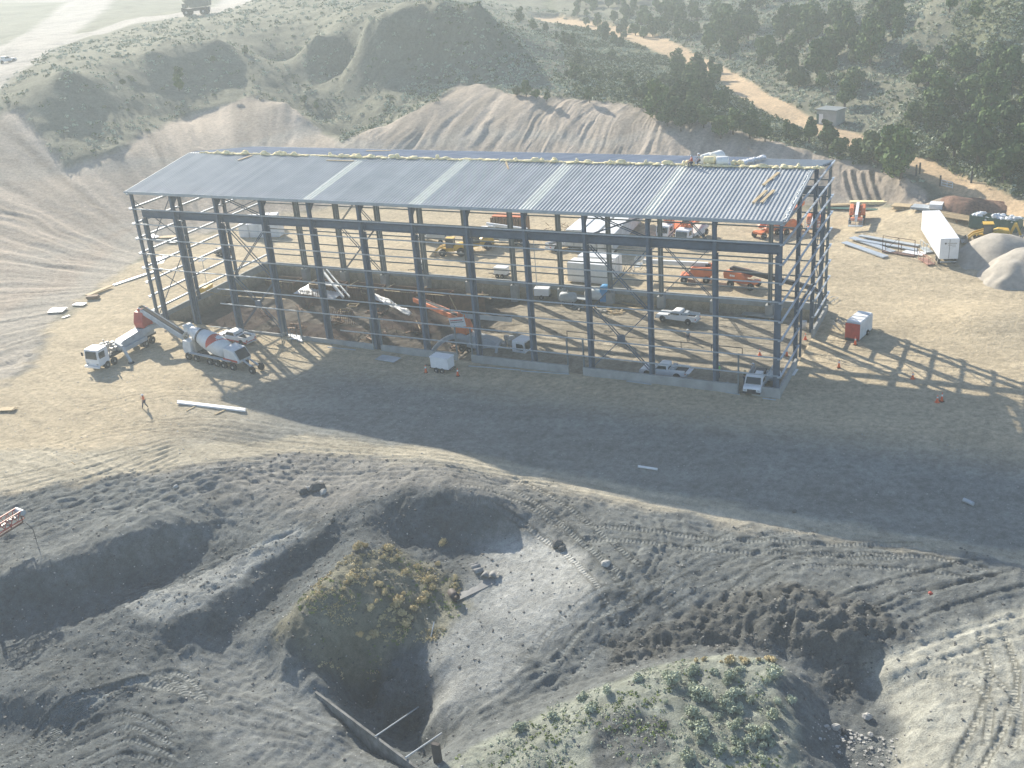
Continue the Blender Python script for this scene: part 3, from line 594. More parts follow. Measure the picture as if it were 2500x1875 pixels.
# ribbed roof sheets: one long mesh a slope, ribs run down the slope
def roof_mat(name, c0, c1):
    m = bpy.data.materials.new(name); m.use_nodes = True; nt = m.node_tree; N = nt.nodes; L = nt.links
    b = N['Principled BSDF']; b.inputs['Roughness'].default_value = .75; b.inputs['Metallic'].default_value = .0; b.inputs['Specular IOR Level'].default_value = .25
    tc = N.new('ShaderNodeTexCoord'); sp = N.new('ShaderNodeSeparateXYZ'); L.new(tc.outputs['Object'], sp.inputs[0])
    w = N.new('ShaderNodeTexWhiteNoise'); w.noise_dimensions = '1D'; dv = N.new('ShaderNodeMath'); dv.operation = 'DIVIDE'; dv.inputs[1].default_value = .92
    fl = N.new('ShaderNodeMath'); fl.operation = 'FLOOR'; L.new(sp.outputs[0], dv.inputs[0]); L.new(dv.outputs[0], fl.inputs[0]); L.new(fl.outputs[0], w.inputs['W'])
    n = N.new('ShaderNodeTexNoise'); n.inputs['Scale'].default_value = .35; n.inputs['Detail'].default_value = 6; L.new(tc.outputs['Object'], n.inputs['Vector'])
    a = N.new('ShaderNodeMath'); a.operation = 'MULTIPLY_ADD'; a.inputs[1].default_value = .35; L.new(w.outputs[0], a.inputs[0]); L.new(n.outputs[0], a.inputs[2])
    cr = N.new('ShaderNodeValToRGB'); cr.color_ramp.elements[0].position = .35; cr.color_ramp.elements[0].color = (*c0, 1); cr.color_ramp.elements[1].position = .95; cr.color_ramp.elements[1].color = (*c1, 1)
    L.new(a.outputs[0], cr.inputs[0]); L.new(cr.outputs[0], b.inputs['Base Color']); return m
M_ROOF = roof_mat('ribbed_roof_metal', (.37, .395, .41), (.50, .515, .52)); M_LITE = mat('pale_roof_panel', (.70, .71, .64), .5, 0, .05, 1)
def ribs(x0, x1, ya, yb, za, zb, pitch=.46):
    vs = []; fs = []; prof = []; x = x0
    while x < x1-.01:
        prof += [(x, 0), (x+pitch*.55, 0), (x+pitch*.66, .10), (x+pitch*.89, .10)]; x += pitch
    prof.append((x, 0))
    for (px, pz) in prof: vs += [(px, ya, za+pz), (px, yb, zb+pz)]
    n = len(prof); fs = [(2*i, 2*i+2, 2*i+3, 2*i+1) for i in range(n-1)]
    o = len(vs); vs += [(a, b, c-.05) for a, b, c in vs]; fs += [(o+2*i, o+2*i+1, o+2*i+3, o+2*i+2) for i in range(n-1)]
    fs += [(2*i, o+2*i, o+2*i+2, 2*i+2) for i in range(n-1)]+[(2*i+1, 2*i+3, o+2*i+3, o+2*i+1) for i in range(n-1)]+[(0, 1, o+1, o), (2*n-2, o+2*n-2, o+2*n-1, 2*n-1)]
    return MB().add(vs, fs)
lites = [(30.2, 31.6), (45.8, 47.6), (60.6, 62.4), (75.6, 77.0)]
xs = [BX[0]-.6]+[v for p in lites for v in p]+[BX[-1]+.3]
for i in range(len(xs)-1):
    x0, x1 = xs[i], xs[i+1]; yl = -.35 if True else 0
    part('roof_light' if i % 2 else 'roof_panel', ribs(x0, x1, -.35, BW/2-.25, BH-.08, BH+BR-.02, .46 if not i % 2 else (x1-x0)/round((x1-x0)/.46)), M_LITE if i % 2 else M_ROOF)
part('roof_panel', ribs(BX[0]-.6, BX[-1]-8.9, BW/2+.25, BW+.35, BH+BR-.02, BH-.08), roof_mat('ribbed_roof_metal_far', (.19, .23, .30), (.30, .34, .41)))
for y in (-.38, BW+.38): part('eave_trim', MB().bar((BX[0]-.6, y, BH-.12), (BX[-1]+(.3 if y < 0 else -8.9), y, BH-.12), .05, .26), M_PALE)
part('ridge_insulation', MB().bar((BX[0]-.4, BW/2, BH+BR-.06), (BX[-1]+.1, BW/2, BH+BR-.06), .5, .10), M_INSW)
# concrete wall round the foot, with door gaps
mbw = MB()
def wall(xa, xb, top=0.0, bot=-3.6, y=0.0, t=.28): return MB().box(((xa+xb)/2, y, (top+bot)/2), (xb-xa, t, top-bot))
for xa, xb in ((10.5, 17.0), (17.2, 23.2), (26.4, 37.9), (39.1, 50.5), (52.5, 65.8), (67.7, 86.6), (88.2, 91.35)):
    part('concrete_wall', wall(xa, xb), M_CONC)
part('concrete_wall', wall(0.3, 91.35, 0.0, -3.6, BW+.1), M_CONC)
for ya, yb in ((.142, BW/3-.3), (2*BW/3-.2, BW-.05)): part('concrete_wall', MB().box((91.21, (ya+yb)/2, -1.8), (.28, yb-ya, 3.6)), M_CONC)
part('concrete_wall', MB().box((.42, BW/2, -1.6), (.28, BW-.5, 4.4)), M_CONC)
for i in range(1, 12):
    part('pedestal', MB().box((BX[i], BW-.75, -1.6), (1.0, 1.25, 2.6)), M_CONC)
    if i > 5: part('pedestal', MB().box((BX[i], .85, -1.9), (1.0, 1.25, 1.6)), M_CONC)
# ragged insulation left along the ridge and rake: separate pieces lying on the roof
grp = 'insulation scraps along the roof ridge'
kx = 2.0; q = 0
while kx < 90:
    ln = rng.uniform(2.5, 6.5); mb = MB(); n = int(ln/.35); y0 = BW/2-rng.uniform(.1, .5)
    xx = .3
    while xx < ln:
        w_ = rng.uniform(.25, 1.1); hh = rng.uniform(.06, .16) if rng.random() < .75 else rng.uniform(.2, .38)
        mb.ball((xx+w_*.5, rng.uniform(-.22, .12), hh*.6), (w_*.72, rng.uniform(.14, .36), hh), 8, 5, .22)
        if rng.random() < .5: mb.box((xx+w_*.5, rng.uniform(-.4, -.1), hh*.5), (w_*1.2, rng.uniform(.2, .45), hh*.8), rz=rng.uniform(-.2, .2), ry=rng.uniform(-.05, .05))
        xx += w_
    o = mb.build('insulation_strip', M_INS, None, True); o.location = (kx, y0, BH+BR+.06)
    tag(o, 'length of crumpled yellow insulation lying along the roof ridge', 'insulation', grp); kx += ln+rng.uniform(-.3, .5); q += 1
o = None
mb = MB()
for j in range(38):
    y = .2+j*.36; mb.ball((BX[-1]+.36+rng.uniform(-.08, .1), y, BH+BR*y/(BW/2)+.02), (rng.uniform(.1, .22), .26, .09), 6, 4, .25)
o = mb.build('insulation_strip', M_INSW, None, True); tag(o, 'ragged white insulation edge down the right rake of the near roof slope', 'insulation')
def roof_pt(x, v): # v 0 at near eave, 1 at ridge, on towards 2 at the far eave
    y = v*BW/2; return Vector((x, y, BH+BR*(1-abs(v-1))+.10))
def roll(x, v, r, ln, rz, m, label, lift=0):
    mb = MB(); mb.lathe([(-ln/2, r*.25), (-ln/2+.02, r*.96), (-ln/2+.1, r), (ln/2-.1, r), (ln/2-.02, r*.96), (ln/2, r*.3)], axis='X', n=18)
    o = mb.build('insulation_roll', m, None, True); o.location = roof_pt(x, v)+Vector((0, 0, r+lift)); o.rotation_euler = (0, 0, rz); return tag(o, label, 'roll')
p = lambda px: 0
roll(78.6, 1.10, .62, 1.5, 1.2, M_INSW, 'left one of the two big white insulation rolls standing highest on the roof')
roll(79.7, 1.14, .75, 1.6, 1.2, M_INSW, 'largest white insulation roll on the roof ridge, right of its twin')
roll(79.3, 1.02, .50, 1.3, .1, M_INS, 'torn yellow insulation roll in front of the two big white rolls')
roll(80.9, 1.01, .52, 1.4, .15, M_INSW, 'white insulation roll lying just right of the torn yellow one')
mb = MB()
for j in range(9): mb.ball((rng.uniform(-.7, .7), rng.uniform(-.2, .2), rng.uniform(.1, .5)), (.3, .16, .2), 6, 4, .3)
o = mb.build('insulation_scrap', M_INS, None, True); o.location = roof_pt(82.6, 1.03); tag(o, 'small yellow insulation heap on the ridge right of the rolls', 'insulation')
mb = MB()
for j in range(46): mb.ball((rng.uniform(-.3, .3), j*.25, -j*.25*BR/(BW/2)+rng.uniform(.1, .3)), (.34, .2, .2), 6, 4, .35)
o = mb.build('insulation_heap', M_PLASTIC, None, True); o.location = roof_pt(82.9, 1.05); tag(o, 'long rumpled white insulation heap down the edge of the far roof sheets', 'insulation')
def plank(name, a, b, w, t, m, label, cat='plank', grp_=None):
    o = MB().bar(a, b, w, t).build(name, m); return tag(o, label, cat, grp_)
def on_roof(x, v, dx, dv, w, label):
    plank('plank', roof_pt(x, v)+Vector((0, 0, .1)), roof_pt(x+dx, v+dv)+Vector((0, 0, .1)), w, .08, M_WOOD, label)
on_roof(87.1, .60, .9, .26, .35, 'timber plank near the top right corner of the near roof slope')
on_roof(87.2, .26, .6, .24, .34, 'left plank of the parallel pair near the right end of the roof')
on_roof(88.0, .27, .6, .24, .34, 'right plank of the parallel pair near the right end of the roof')
on_roof(11.3, .80, 1.1, .13, .35, 'lone plank near the ridge at the left end of the roof')
on_roof(26.0, .86, 4.4, .0, .22, 'thin long plank lying parallel to the ridge, left of the middle')
on_roof(53.0, .93, 1.4, -.16, .22, 'short slanting stick hanging over the ridge above the middle columns')
on_roof(25.5, 1.62, 3.2, .12, .3, 'plank on the far dark roof slope')
# ------------------------------------------------------------------ machines: builders in local space, x forwards
def wheel(par, x, y, r, w, rim=True, z=None):
    z = r if z is None else z; s = 1 if y > 0 else -1
    o = MB().lathe([(-w/2, r*.62), (-w/2, r*.92), (-w*.36, r), (w*.36, r), (w/2, r*.92), (w/2, r*.62)], axis='Y', n=18).build('wheel', M_BLACK, par, False)
    o.location = (x, y, z)
    if rim: MB().lathe([(s*w*.40, r*.62), (s*w*.46, r*.55), (s*w*.46, r*.32), (s*w*.58, r*.30), (s*w*.60, r*.05)], axis='Y', n=14).build('rim', M_RIM, o)
    return o
def lamps(par, x, y, z, m=None, name='headlight'):
    for s in (-1, 1): MB().box((x, s*y, z), (.06, .28, .18)).build(name, m or M_PALE, par)
def rotz_of(a, b): return math.atan2(b[1]-a[1], b[0]-a[0])
def seat_on(rear, front, dz=0.0):
    """ground placement from the spots under the rear and the front of a vehicle"""
    a, b = spot(*rear), spot(*front); return Vector(((a.x+b.x)/2, (a.y+b.y)/2, (a.z+b.z)/2+dz)), rotz_of(a, b), math.asin(max(-.3, min(.3, (a.z-b.z)/max(1, (b-a).length))))
def pickup(rear, front, label, m=M_WHITE, lower=None, load=None, tailgate=True, crew=False):
    loc, rz, pt = seat_on(rear, front); t = thing('pickup_truck', label, 'pickup', loc, rz, None, (0, pt))
    b = MB()
    b.prism([(-2.85, .55), (2.75, .50), (2.85, .62), (2.85, .92), (2.70, 1.05), (1.25, 1.16), (-.75, 1.18), (-.75, 1.0), (-2.85, 1.0)], -.95, .95)
    body = smooth_mod(b.build('body', m, t), .05)
    if lower: MB().prism([(-2.87, .50), (2.80, .46), (2.87, .60), (2.87, .72), (-2.87, .72)], -.965, .965).build('lower_stripe', lower, t)
    for s in (-1, 1): MB().box((-1.8, s*.92, 1.16), (2.1, .08, .34)).build('bed_side', m, t)
    if tailgate: MB().box((-2.83, 0, 1.13), (.07, 1.8, .38)).build('tailgate', m, t)
    else: MB().box((-3.1, 0, .98), (.55, 1.7, .06)).build('tailgate', m, t)
    MB().box((-1.8, 0, 1.03), (2.0, 1.72, .05)).build('bed_floor', M_DARK, t)
    x1 = -.72; cabf = 1.22 if crew else .95
    cab = MB(); P = [(x1, 1.0), (cabf+.15, 1.12), (cabf-.45, 1.72), (cabf-.75, 1.80), (x1+.12, 1.80), (x1, 1.65)]
    cab.prism(P, -.80, .80); cb = smooth_mod(cab.build('cab', m, t), .07)
    MB().add([(cabf+.10, -.70, 1.19), (cabf+.10, .70, 1.19), (cabf-.41, .66, 1.70), (cabf-.41, -.66, 1.70)], [(0, 1, 2, 3)]).build('windscreen', M_GLASS, t).location = (.03, 0, .02)
    MB().add([(x1-.02, -.62, 1.25), (x1-.02, .62, 1.25), (x1+.04, .60, 1.66), (x1+.04, -.60, 1.66)], [(0, 3, 2, 1)]).build('rear_window', M_GLASS, t)
    for s in (-1, 1):
        MB().add([(x1+.2, s*.812, 1.24), (cabf-.1, s*.812, 1.24), (cabf-.52, s*.812, 1.66), (x1+.2, s*.812, 1.66)], [(0, 1, 2, 3) if s < 0 else (3, 2, 1, 0)]).build('side_window', M_GLASS, t)
        MB().box((cabf-.1, s*1.02, 1.28), (.12, .22, .2)).build('wing_mirror', M_DARK, t)
        for x in (-1.85, 1.85):
            MB().lathe([(s*.90, .47), (s*.965, .47)], c=(x, 0, .50), axis='Y', n=16).build('wheel_arch', M_DARK, t); wheel(t, x, s*.84, .39, .27)
    lamps(t, 2.85, .72, .82); lamps(t, -2.86, .80, .90, M_RED, 'tail_light')
    MB().box((2.9, 0, .55), (.14, 1.85, .2)).build('bumper', M_PALE, t); MB().box((2.87, 0, .80), (.04, 1.1, .22)).build('grille', M_DARK, t)
    MB().box((-2.93, 0, .55), (.12, 1.8, .16)).build('bumper', M_PALE, t)
    if load == 'tank': 
        MB().box((-1.2, 0, 1.30), (.5, 1.6, .45)).build('tool_box', M_PALE, t)
    return t
pickup((1707,792), (1604,778), 'white pickup parked inside the frame near the far concrete wall, small load in its bed', load='tank')
pickup((1684,925), (1563,912), 'white pickup with its tailgate down inside the frame behind the near wall', tailgate=False, load='tank')
pickup((630,846), (528,824), 'white over red pickup with a dark bed, parked behind the mixer truck', lower=M_RED, crew=True)
pickup((1350,612), (1400,600), 'white pickup with front end past the white trailers, far side of the yard', crew=True)
# three-quarter view flatbed right of the near corner
def flatbed(rear, front, label):
    loc, rz, pt = seat_on(rear, front); t = thing('flatbed_truck', label, 'truck', loc, rz, None, (0, pt))
    smooth_mod(MB().prism([(.9, .6), (3.0, .55), (3.05, 1.0), (2.9, 1.18), (2.3, 1.3), (1.75, 2.05), (.9, 2.08)], -1.0, 1.0).build('cab', M_WHITE, t), .07)
    MB().add([(2.36, -.86, 1.33), (2.36, .86, 1.33), (1.86, .80, 1.95), (1.86, -.80, 1.95)], [(0, 1, 2, 3)]).build('windscreen', M_GLASS, t).location = (.03, 0, .03)
    for s in (-1, 1): MB().box((1.35, s*1.005, 1.62), (.75, .02, .42)).build('side_window', M_GLASS, t)
    MB().box((-1.1, 0, .72), (4.2, 1.0, .24)).build('chassis', M_DARK, t)
    MB().box((-1.1, 0, .95), (3.8, 2.2, .14)).build('deck', M_PALE, t)
    for s in (-1, 1): MB().box((-1.1, s*1.06, 1.35), (3.8, .06, .7)).build('side_rail', M_PALE, t)
    MB().box((.2, .2, 1.75), (.9, .8, .45)).build('tool_box', M_WHITE, t); MB().box((-1.4, 0, 1.3), (1.4, 1.2, .6)).build('compressor', M_DARK, t)
    for x in (-1.9, 2.1):
        for s in (-1, 1): wheel(t, x, s*.88, .43, .3)
    lamps(t, 3.05, .78, .85); MB().box((3.06, 0, .8), (.04, 1.0, .3)).build('grille', M_DARK, t); MB().box((3.08, 0, .55), (.12, 2.0, .2)).build('bumper', M_DARK, t)
    return t
flatbed((1866,918), (1832,974), 'white work truck facing out of the gap in the near wall, two men behind it')
flatbed((1078,592), (1044,588), 'white flatbed truck far in the yard, left of the yellow telehandler')

def arch_pts(a, b, c, n=8):
    a, b, c = Vector(a), Vector(b), Vector(c); return [(1-t)**2*a+2*t*(1-t)*b+t*t*c for t in [i/n for i in range(n+1)]]
def conveyor_truck(rear, front, label, turret, sign, belt_to, boom_to, flip=1):
    """telescopic belt conveyor truck: cab, long deck, arched outriggers, turret, belts"""
    loc, rz, pt = seat_on(rear, front); t = thing('conveyor_truck', label, 'conveyor truck', loc, rz)
    inv = (Matrix.Translation(loc) @ Matrix.Rotation(rz, 4, 'Z')).inverted()
    MB().box((-.6, 0, 1.0), (11.0, .95, .36)).build('chassis', M_DARK, t)
    d = MB().prism([(-5.6, 1.2), (1.2, 1.2), (1.2, 1.9), (.2, 2.3), (-3.2, 2.5), (-5.6, 2.2)], -.75, .75); smooth_mod(d.build('deck', M_PALE, t), .06)
    for s in (-1, 1): MB().box((-1.2, s*1.05, 1.25), (4.5, .5, .5)).build('side_locker', M_PALE, t)
    cab = smooth_mod(MB().prism([(3.7, .85), (5.6, .75), (5.68, 1.5), (5.5, 2.95), (3.75, 3.0)], -1.15, 1.15).build('cab', M_WHITE, t), .08)
    MB().add([(5.70, -.95, 1.75), (5.70, .95, 1.75), (5.56, .90, 2.75), (5.56, -.90, 2.75)], [(0, 1, 2, 3)]).build('windscreen', M_GLASS, cab).location = (.02, 0, 0)
    for s in (-1, 1):
        MB().box((4.9, s*1.16, 2.2), (1.0, .03, .85)).build('side_window', M_GLASS, cab); MB().box((5.6, s*1.5, 2.3), (.08, .28, .5)).build('wing_mirror', M_DARK, cab)
    lamps(cab, 5.70, .85, 1.05); MB().box((5.80, 0, .72), (.25, 2.4, .25)).build('bumper', M_WHITE, t)
    e = MB()
    for k in range(14): e.box((rng.uniform(1.6, 3.4), rng.uniform(-.8, .8), rng.uniform(1.5, 2.6)), (rng.uniform(.2, .6), rng.uniform(.2, .5), rng.uniform(.2, .6)))
    e.tube((3.3, .9, 1.3), (3.3, .9, 3.4), .09).tube((2.4, -.6, 1.6), (2.4, -.6, 3.2), .07); e.build('engine_gear', M_RIM, t)
    for x in (4.3, 3.0, -3.2, -4.5):
        for s in (-1, 1): wheel(t, x, s*1.02, .53, .34)
    for s in (-1, 1):   # front legs straight, rear legs swing out as arches
        MB().bar((1.6, s*.6, 2.4), (1.9, s*1.9, 2.1), .34, .4).bar((1.9, s*1.9, 2.1), (2.2, s*3.1, .2), .30, .30).build('outrigger_leg', M_PALE, t)
        MB().lathe([(0, .45), (.12, .4)], c=(2.2, s*3.1, .05), n=12).build('foot_pad', M_DARK, t)
        pts = arch_pts((-3.4, s*.5, 1.9), (-6.2, s*1.6, 3.3), (-7.8, s*3.6, .35)); mb = MB()
        for i in range(len(pts)-1): mb.bar(pts[i], pts[i+1], .5, .75-.05*i, up=(0, 0, 1), h2=.70-.05*i)
        mb.build('outrigger_leg', M_PALE, t); MB().lathe([(0, .45), (.3, .25)], c=(-7.8, s*3.6, .02), n=12).build('foot_pad', M_DARK, t)
    T = Vector((-4.6, 0, 0))
    tur = smooth_mod(MB().prism([(-5.6, 2.4), (-3.8, 2.4), (-3.6, 3.3), (-4.1, 4.6), (-5.2, 4.8), (-5.8, 3.6)], -.75, .75).build('turret', turret, t), .08)
    MB().lathe([(2.1, 1.0), (2.5, 1.0)], c=(-4.6, 0, 0), n=20).build('slew_ring', M_DARK, t)
    MB().box((-4.8, .2, 4.9), (1.2, .8, .4)).build('turret_head', turret, tur); MB().tube((-5.6, 1.0, 2.6), (-5.6, 1.0, 4.2), .2).build('hydraulic_ram', M_RIM, tur)
    def belt(name, a, b, m):
        a, b = inv @ Vector(a), inv @ Vector(b); mb = MB(); mb.bar(a, b, .9, .12)
        for s in (-1, 1):
            d = (b-a).normalized(); x = d.cross(Vector((0, 0, 1))).normalized()*.5*s; mb.bar(a+x-Vector((0, 0, .25)), b+x-Vector((0, 0, .25)), .10, .62)
        o = mb.build(name, m, t); d = (b-a).normalized(); MB().bar(a+Vector((0, 0, .1)), b+Vector((0, 0, .1)), .62, .06).build('rubber_belt', M_BLACK, o); return o
    top = (Matrix.Translation(loc) @ Matrix.Rotation(rz, 4, 'Z')) @ Vector((-4.8, 0, 5.2))
    belt('feed_conveyor', top, belt_to, M_PALE)
    if boom_to: belt('main_conveyor', top+Vector((0, 0, -.6)), boom_to, turret)
    if sign:
        a = MB().box((0, 0, 0), (2.6, .06, 1.3)); o = a.build('sign_panel', M_WHITE, t); o.location = (-4.6, -1.35*flip, 4.4); o.rotation_euler = (0, R(12)*-flip, 0)
        for (z, h, m_) in ((.28, .20, M_RED), (.02, .12, M_DARK)):
            mb = MB(); x = -1.1
            while x < 1.0: w = rng.uniform(.07, .2); mb.box((x+w/2, -.045*flip, z), (w, .02, h*rng.uniform(.7, 1))); x += w+.05
            mb.build('lettering', m_, o)
    return t
mix_hop = spot(462,858)+Vector((0, 0, 2.3))
conveyor_truck((372,832), (232,905), 'white cabbed conveyor truck with red turret, its belt reaching the mixer, left of building', M_RED, False, mix_hop, None)
q1 = spot(1225,835)
conveyor_truck((1110,872), (1310,858), 'conveyor truck with orange turret and white sign panel working inside the frame', M_ORANGE, True, Vector((q1.x-1, q1.y+5, q1.z+1.6)), spot(1020,760)+Vector((0, 0, 2.2)))
def mixer(rear, front, label):
    """front discharge concrete mixer, rear booster axle lowered"""
    loc, rz, pt = seat_on(rear, front); t = thing('mixer_truck', label, 'mixer truck', loc, rz, None, (0, pt))
    MB().box((0, 0, 1.05), (9.6, 1.0, .34)).build('chassis', M_DARK, t)
    for s in (-1, 1): MB().bar((-4.2, s*1.18, 1.35), (3.6, s*1.18, 1.22), .5, .08).build('fender', M_PALE, t)
    dr = MB().lathe([(-3.1, .75), (-2.9, 1.05), (-1.5, 1.28), (.1, 1.30), (1.9, 1.02), (3.2, .72), (3.7, .62), (3.72, .5)], axis='X', n=28).build('drum', M_WHITE2, t, True)
    dr.location = (.35, 0, 2.85); dr.rotation_euler = (0, R(-15), 0)
    MB().lathe([(1.72, 1.09), (1.74, 1.14), (1.98, 1.09), (1.99, 1.02)], axis='X', n=28).build('drum_band', M_DARK, dr)
    mb = MB()     # painted swoosh wraps round the drum
    for k in range(26):
        a0 = R(-20+k*8); a1 = R(-20+(k+1)*8); x0 = -1.9+.06*k; w = .75*math.sin(math.pi*(k+.5)/26)+.05
        for (aa, bb) in ((a0, a1),):
            vs = []
            for a in (aa, bb):
                for xx in (x0-w, x0+w):
                    r = (1.285+.015*(xx+1.5)/1.6 if xx > -1.5 else 1.05+.23*(xx+2.9)/1.4)+.018; vs.append((xx, -r*math.cos(a), r*math.sin(a)))
            mb.add(vs, [(0, 1, 3, 2)])
    mb.build('drum_stripe', M_RED, dr)
    MB().box((-2.6, 0, 1.9), (.5, 1.3, 1.2)).build('drum_cradle', M_DARK, t); MB().box((3.1, 0, 2.3), (.4, 1.4, 2.2)).build('drum_cradle', M_RIM, t)
    smooth_mod(MB().prism([(-2.9, 1.2), (-5.4, 1.15), (-5.55, 1.5), (-4.7, 2.75), (-2.9, 2.95)], -1.1, 1.1).build('engine_hood', M_WHITE2, t), .1)
    MB().add([(-5.58, -.92, 1.60), (-4.80, -.88, 2.68), (-4.80, .88, 2.68), (-5.58, .92, 1.60)], [(0, 1, 2, 3)]).build('radiator_grille', M_DARK, t).location = (-.04, 0, .03)
    for s in (-1, 1): MB().box((-4.0, s*1.12, 1.42), (2.6, .03, .28)).build('hood_stripe', M_RED, t)
    cab = smooth_mod(MB().prism([(3.6, .8), (5.1, .8), (5.25, 1.6), (5.0, 2.6), (3.6, 2.6)], -.95, .95).build('cab', M_WHITE2, t), .08)
    MB().box((5.16, 0, 2.05), (.06, 1.6, .8), ry=R(-12)).build('windscreen', M_GLASS, cab)
    MB().prism([(3.6, 3.9), (4.4, 4.6), (4.9, 4.6), (4.6, 3.7)], -.6, .6).build('hopper', M_WHITE2, t)
    MB().bar((4.6, 0, 3.8), (6.1, 0, 2.6), .6, .12).build('chute', M_PALE, t)
    for x in (-4.3, -2.6, -1.3, 0.0, 2.6, 4.2):
        for s in (-1, 1): wheel(t, x, s*1.05, .52, .34)
    bo = MB().bar((-5.2, .4, 1.6), (-7.3, .45, .8), .16, .2).bar((-5.2, -.4, 1.6), (-7.3, -.45, .8), .16, .2).build('booster_arm', M_PALE, t)
    for s in (-1, 1): wheel(t, -7.4, s*.75, .52, .34)
    mb = MB()
    for z in (1.6, 2.0, 2.4, 2.8): mb.bar((-2.85, -1.2, z), (-2.85, -1.0, z), .04, .5)
    mb.build('ladder', M_DARK, t); MB().box((3.0, -1.0, 1.6), (.8, .5, .6)).build('water_tank', M_PALE, t)
    return t
mixer((602,902), (462,868), 'white concrete mixer with red swoosh on its drum at the left front corner')

def trailer_box(rear, front, w, h, label, m=M_WHITE, name='box_trailer', zl=1.1, legs=True, cat='trailer', roofm=None, ln=None):
    a, b = spot(*rear), spot(*front); L_ = ln or (b-a).length; loc = (a+b)/2 if not ln else a+(b-a).normalized()*ln/2; rz = rotz_of(a, b); t = thing(name, label, cat, (loc.x, loc.y, min(a.z, b.z)), rz)
    smooth_mod(MB().box((0, 0, zl+h/2), (L_, w, h)).build('body', m, t), .04)
    MB().box((0, 0, zl+h+.015), (L_-.1, w-.1, .03)).build('roof', roofm or M_WHITE, t)
    mb = MB()
    n = int(L_/.6)
    for s in (-1, 1):
        mb = MB().box((0, s*(w/2+.008), zl+h-.12), (L_-.1, .016, .1))
        for i in range(1, n): mb.box((-L_/2+i*L_/n, s*(w/2+.012), zl+h/2-.1), (.05, .024, h-.2))
        mb.build('side_rib', m, t)
    for e in (-1, 1):
        MB().box((e*(L_/2+.012), 0, zl+h/2), (.02, .05, h-.15)).build('door_seam', M_DARK, t)
    if legs:
        MB().box((0, 0, zl-.12), (L_-.6, 1.0, .22)).build('chassis', M_DARK, t)
        for x in (-L_/2+1.2, -L_/2+2.5):
            for s in (-1, 1): wheel(t, x, s*(w/2-.2), .5, .3)
        for s in (-1, 1): MB().box((L_/2-2.2, s*.8, zl/2), (.14, .14, zl)).build('landing_leg', M_PALE, t)
        MB().box((-L_/2-.02, 0, zl-.42), (.1, w-.3, .12)).build('bumper', M_PALE, t)
    return t, L_
tr, L_ = trailer_box((2314,650), (2268,556), 2.6, 3.0, 'long white container on a road chassis beside the gravel heaps', ln=15.2)
mb = MB()
for x0, w, z in ((.18, .36, 3.35),): pass
o = MB().box((-L_/2-.04, .55, 3.42), (.02, .22, .22)).build('door_emblem', M_DARK, tr)
for (z, h, y0, y1) in ((3.42, .14, .3, -.9), (3.16, .10, .2, -.8), (2.92, .08, -.35, -.8)):
    mb = MB(); y = y0
    while y > y1: w = rng.uniform(.06, .13); mb.box((-L_/2-.035, y-w/2, z), (.02, w, h)); y -= w+.05
    mb.build('door_lettering', M_RIM, tr)
for i, x in enumerate((1.9, 2.6, 3.3, 4.0, 4.7)): MB().box((x, 1.27, 2.9), (.28, .02, .5)).build('side_lettering', M_RED, tr)
trailer_box((1402,612), (1502,528), 2.6, 2.7, 'left one of the three long white box trailers side by side', M_WHITE2)
trailer_box((1438,618), (1528,534), 2.6, 2.7, 'middle one of the three long white box trailers side by side', M_WHITE2)
trailer_box((1478,624), (1560,541), 2.6, 2.7, 'right one of the three long white box trailers, its long side in view', M_WHITE2)
trailer_box((1395,682), (1492,690), 2.6, 2.9, 'nearer of the two low white office units behind the far wall', M_WHITE, 'site_office', .15, False, 'site office')
trailer_box((1420,664), (1512,672), 2.6, 2.9, 'farther of the two low white office units behind the far wall', M_WHITE, 'site_office', .15, False, 'site office')
# white wrapped bundles far left
for a, b, lab in (((592,575), (690,577), 'big white wrapped block standing in the left of the yard'), ((596,558), (684,556), 'white wrapped block just behind the big white one')):
    p0, p1 = spot(*a), spot(*b); L2 = (p1-p0).length; t = thing('wrapped_block', lab, 'block', (p0+p1)/2, rotz_of(p0, p1))
    b_ = MB()
    for k in range(4): b_.box((-L2/2+L2*(k+.5)/4, rng.uniform(-.1, .1), 1.3), (L2/4-.05, 2.4, 2.6+rng.uniform(-.1, .1)))
    smooth_mod(b_.build('wrapping', M_PLASTIC, t), .15); MB().box((0, 0, .06), (L2, 2.2, .12)).build('pallet', M_WOOD, t)

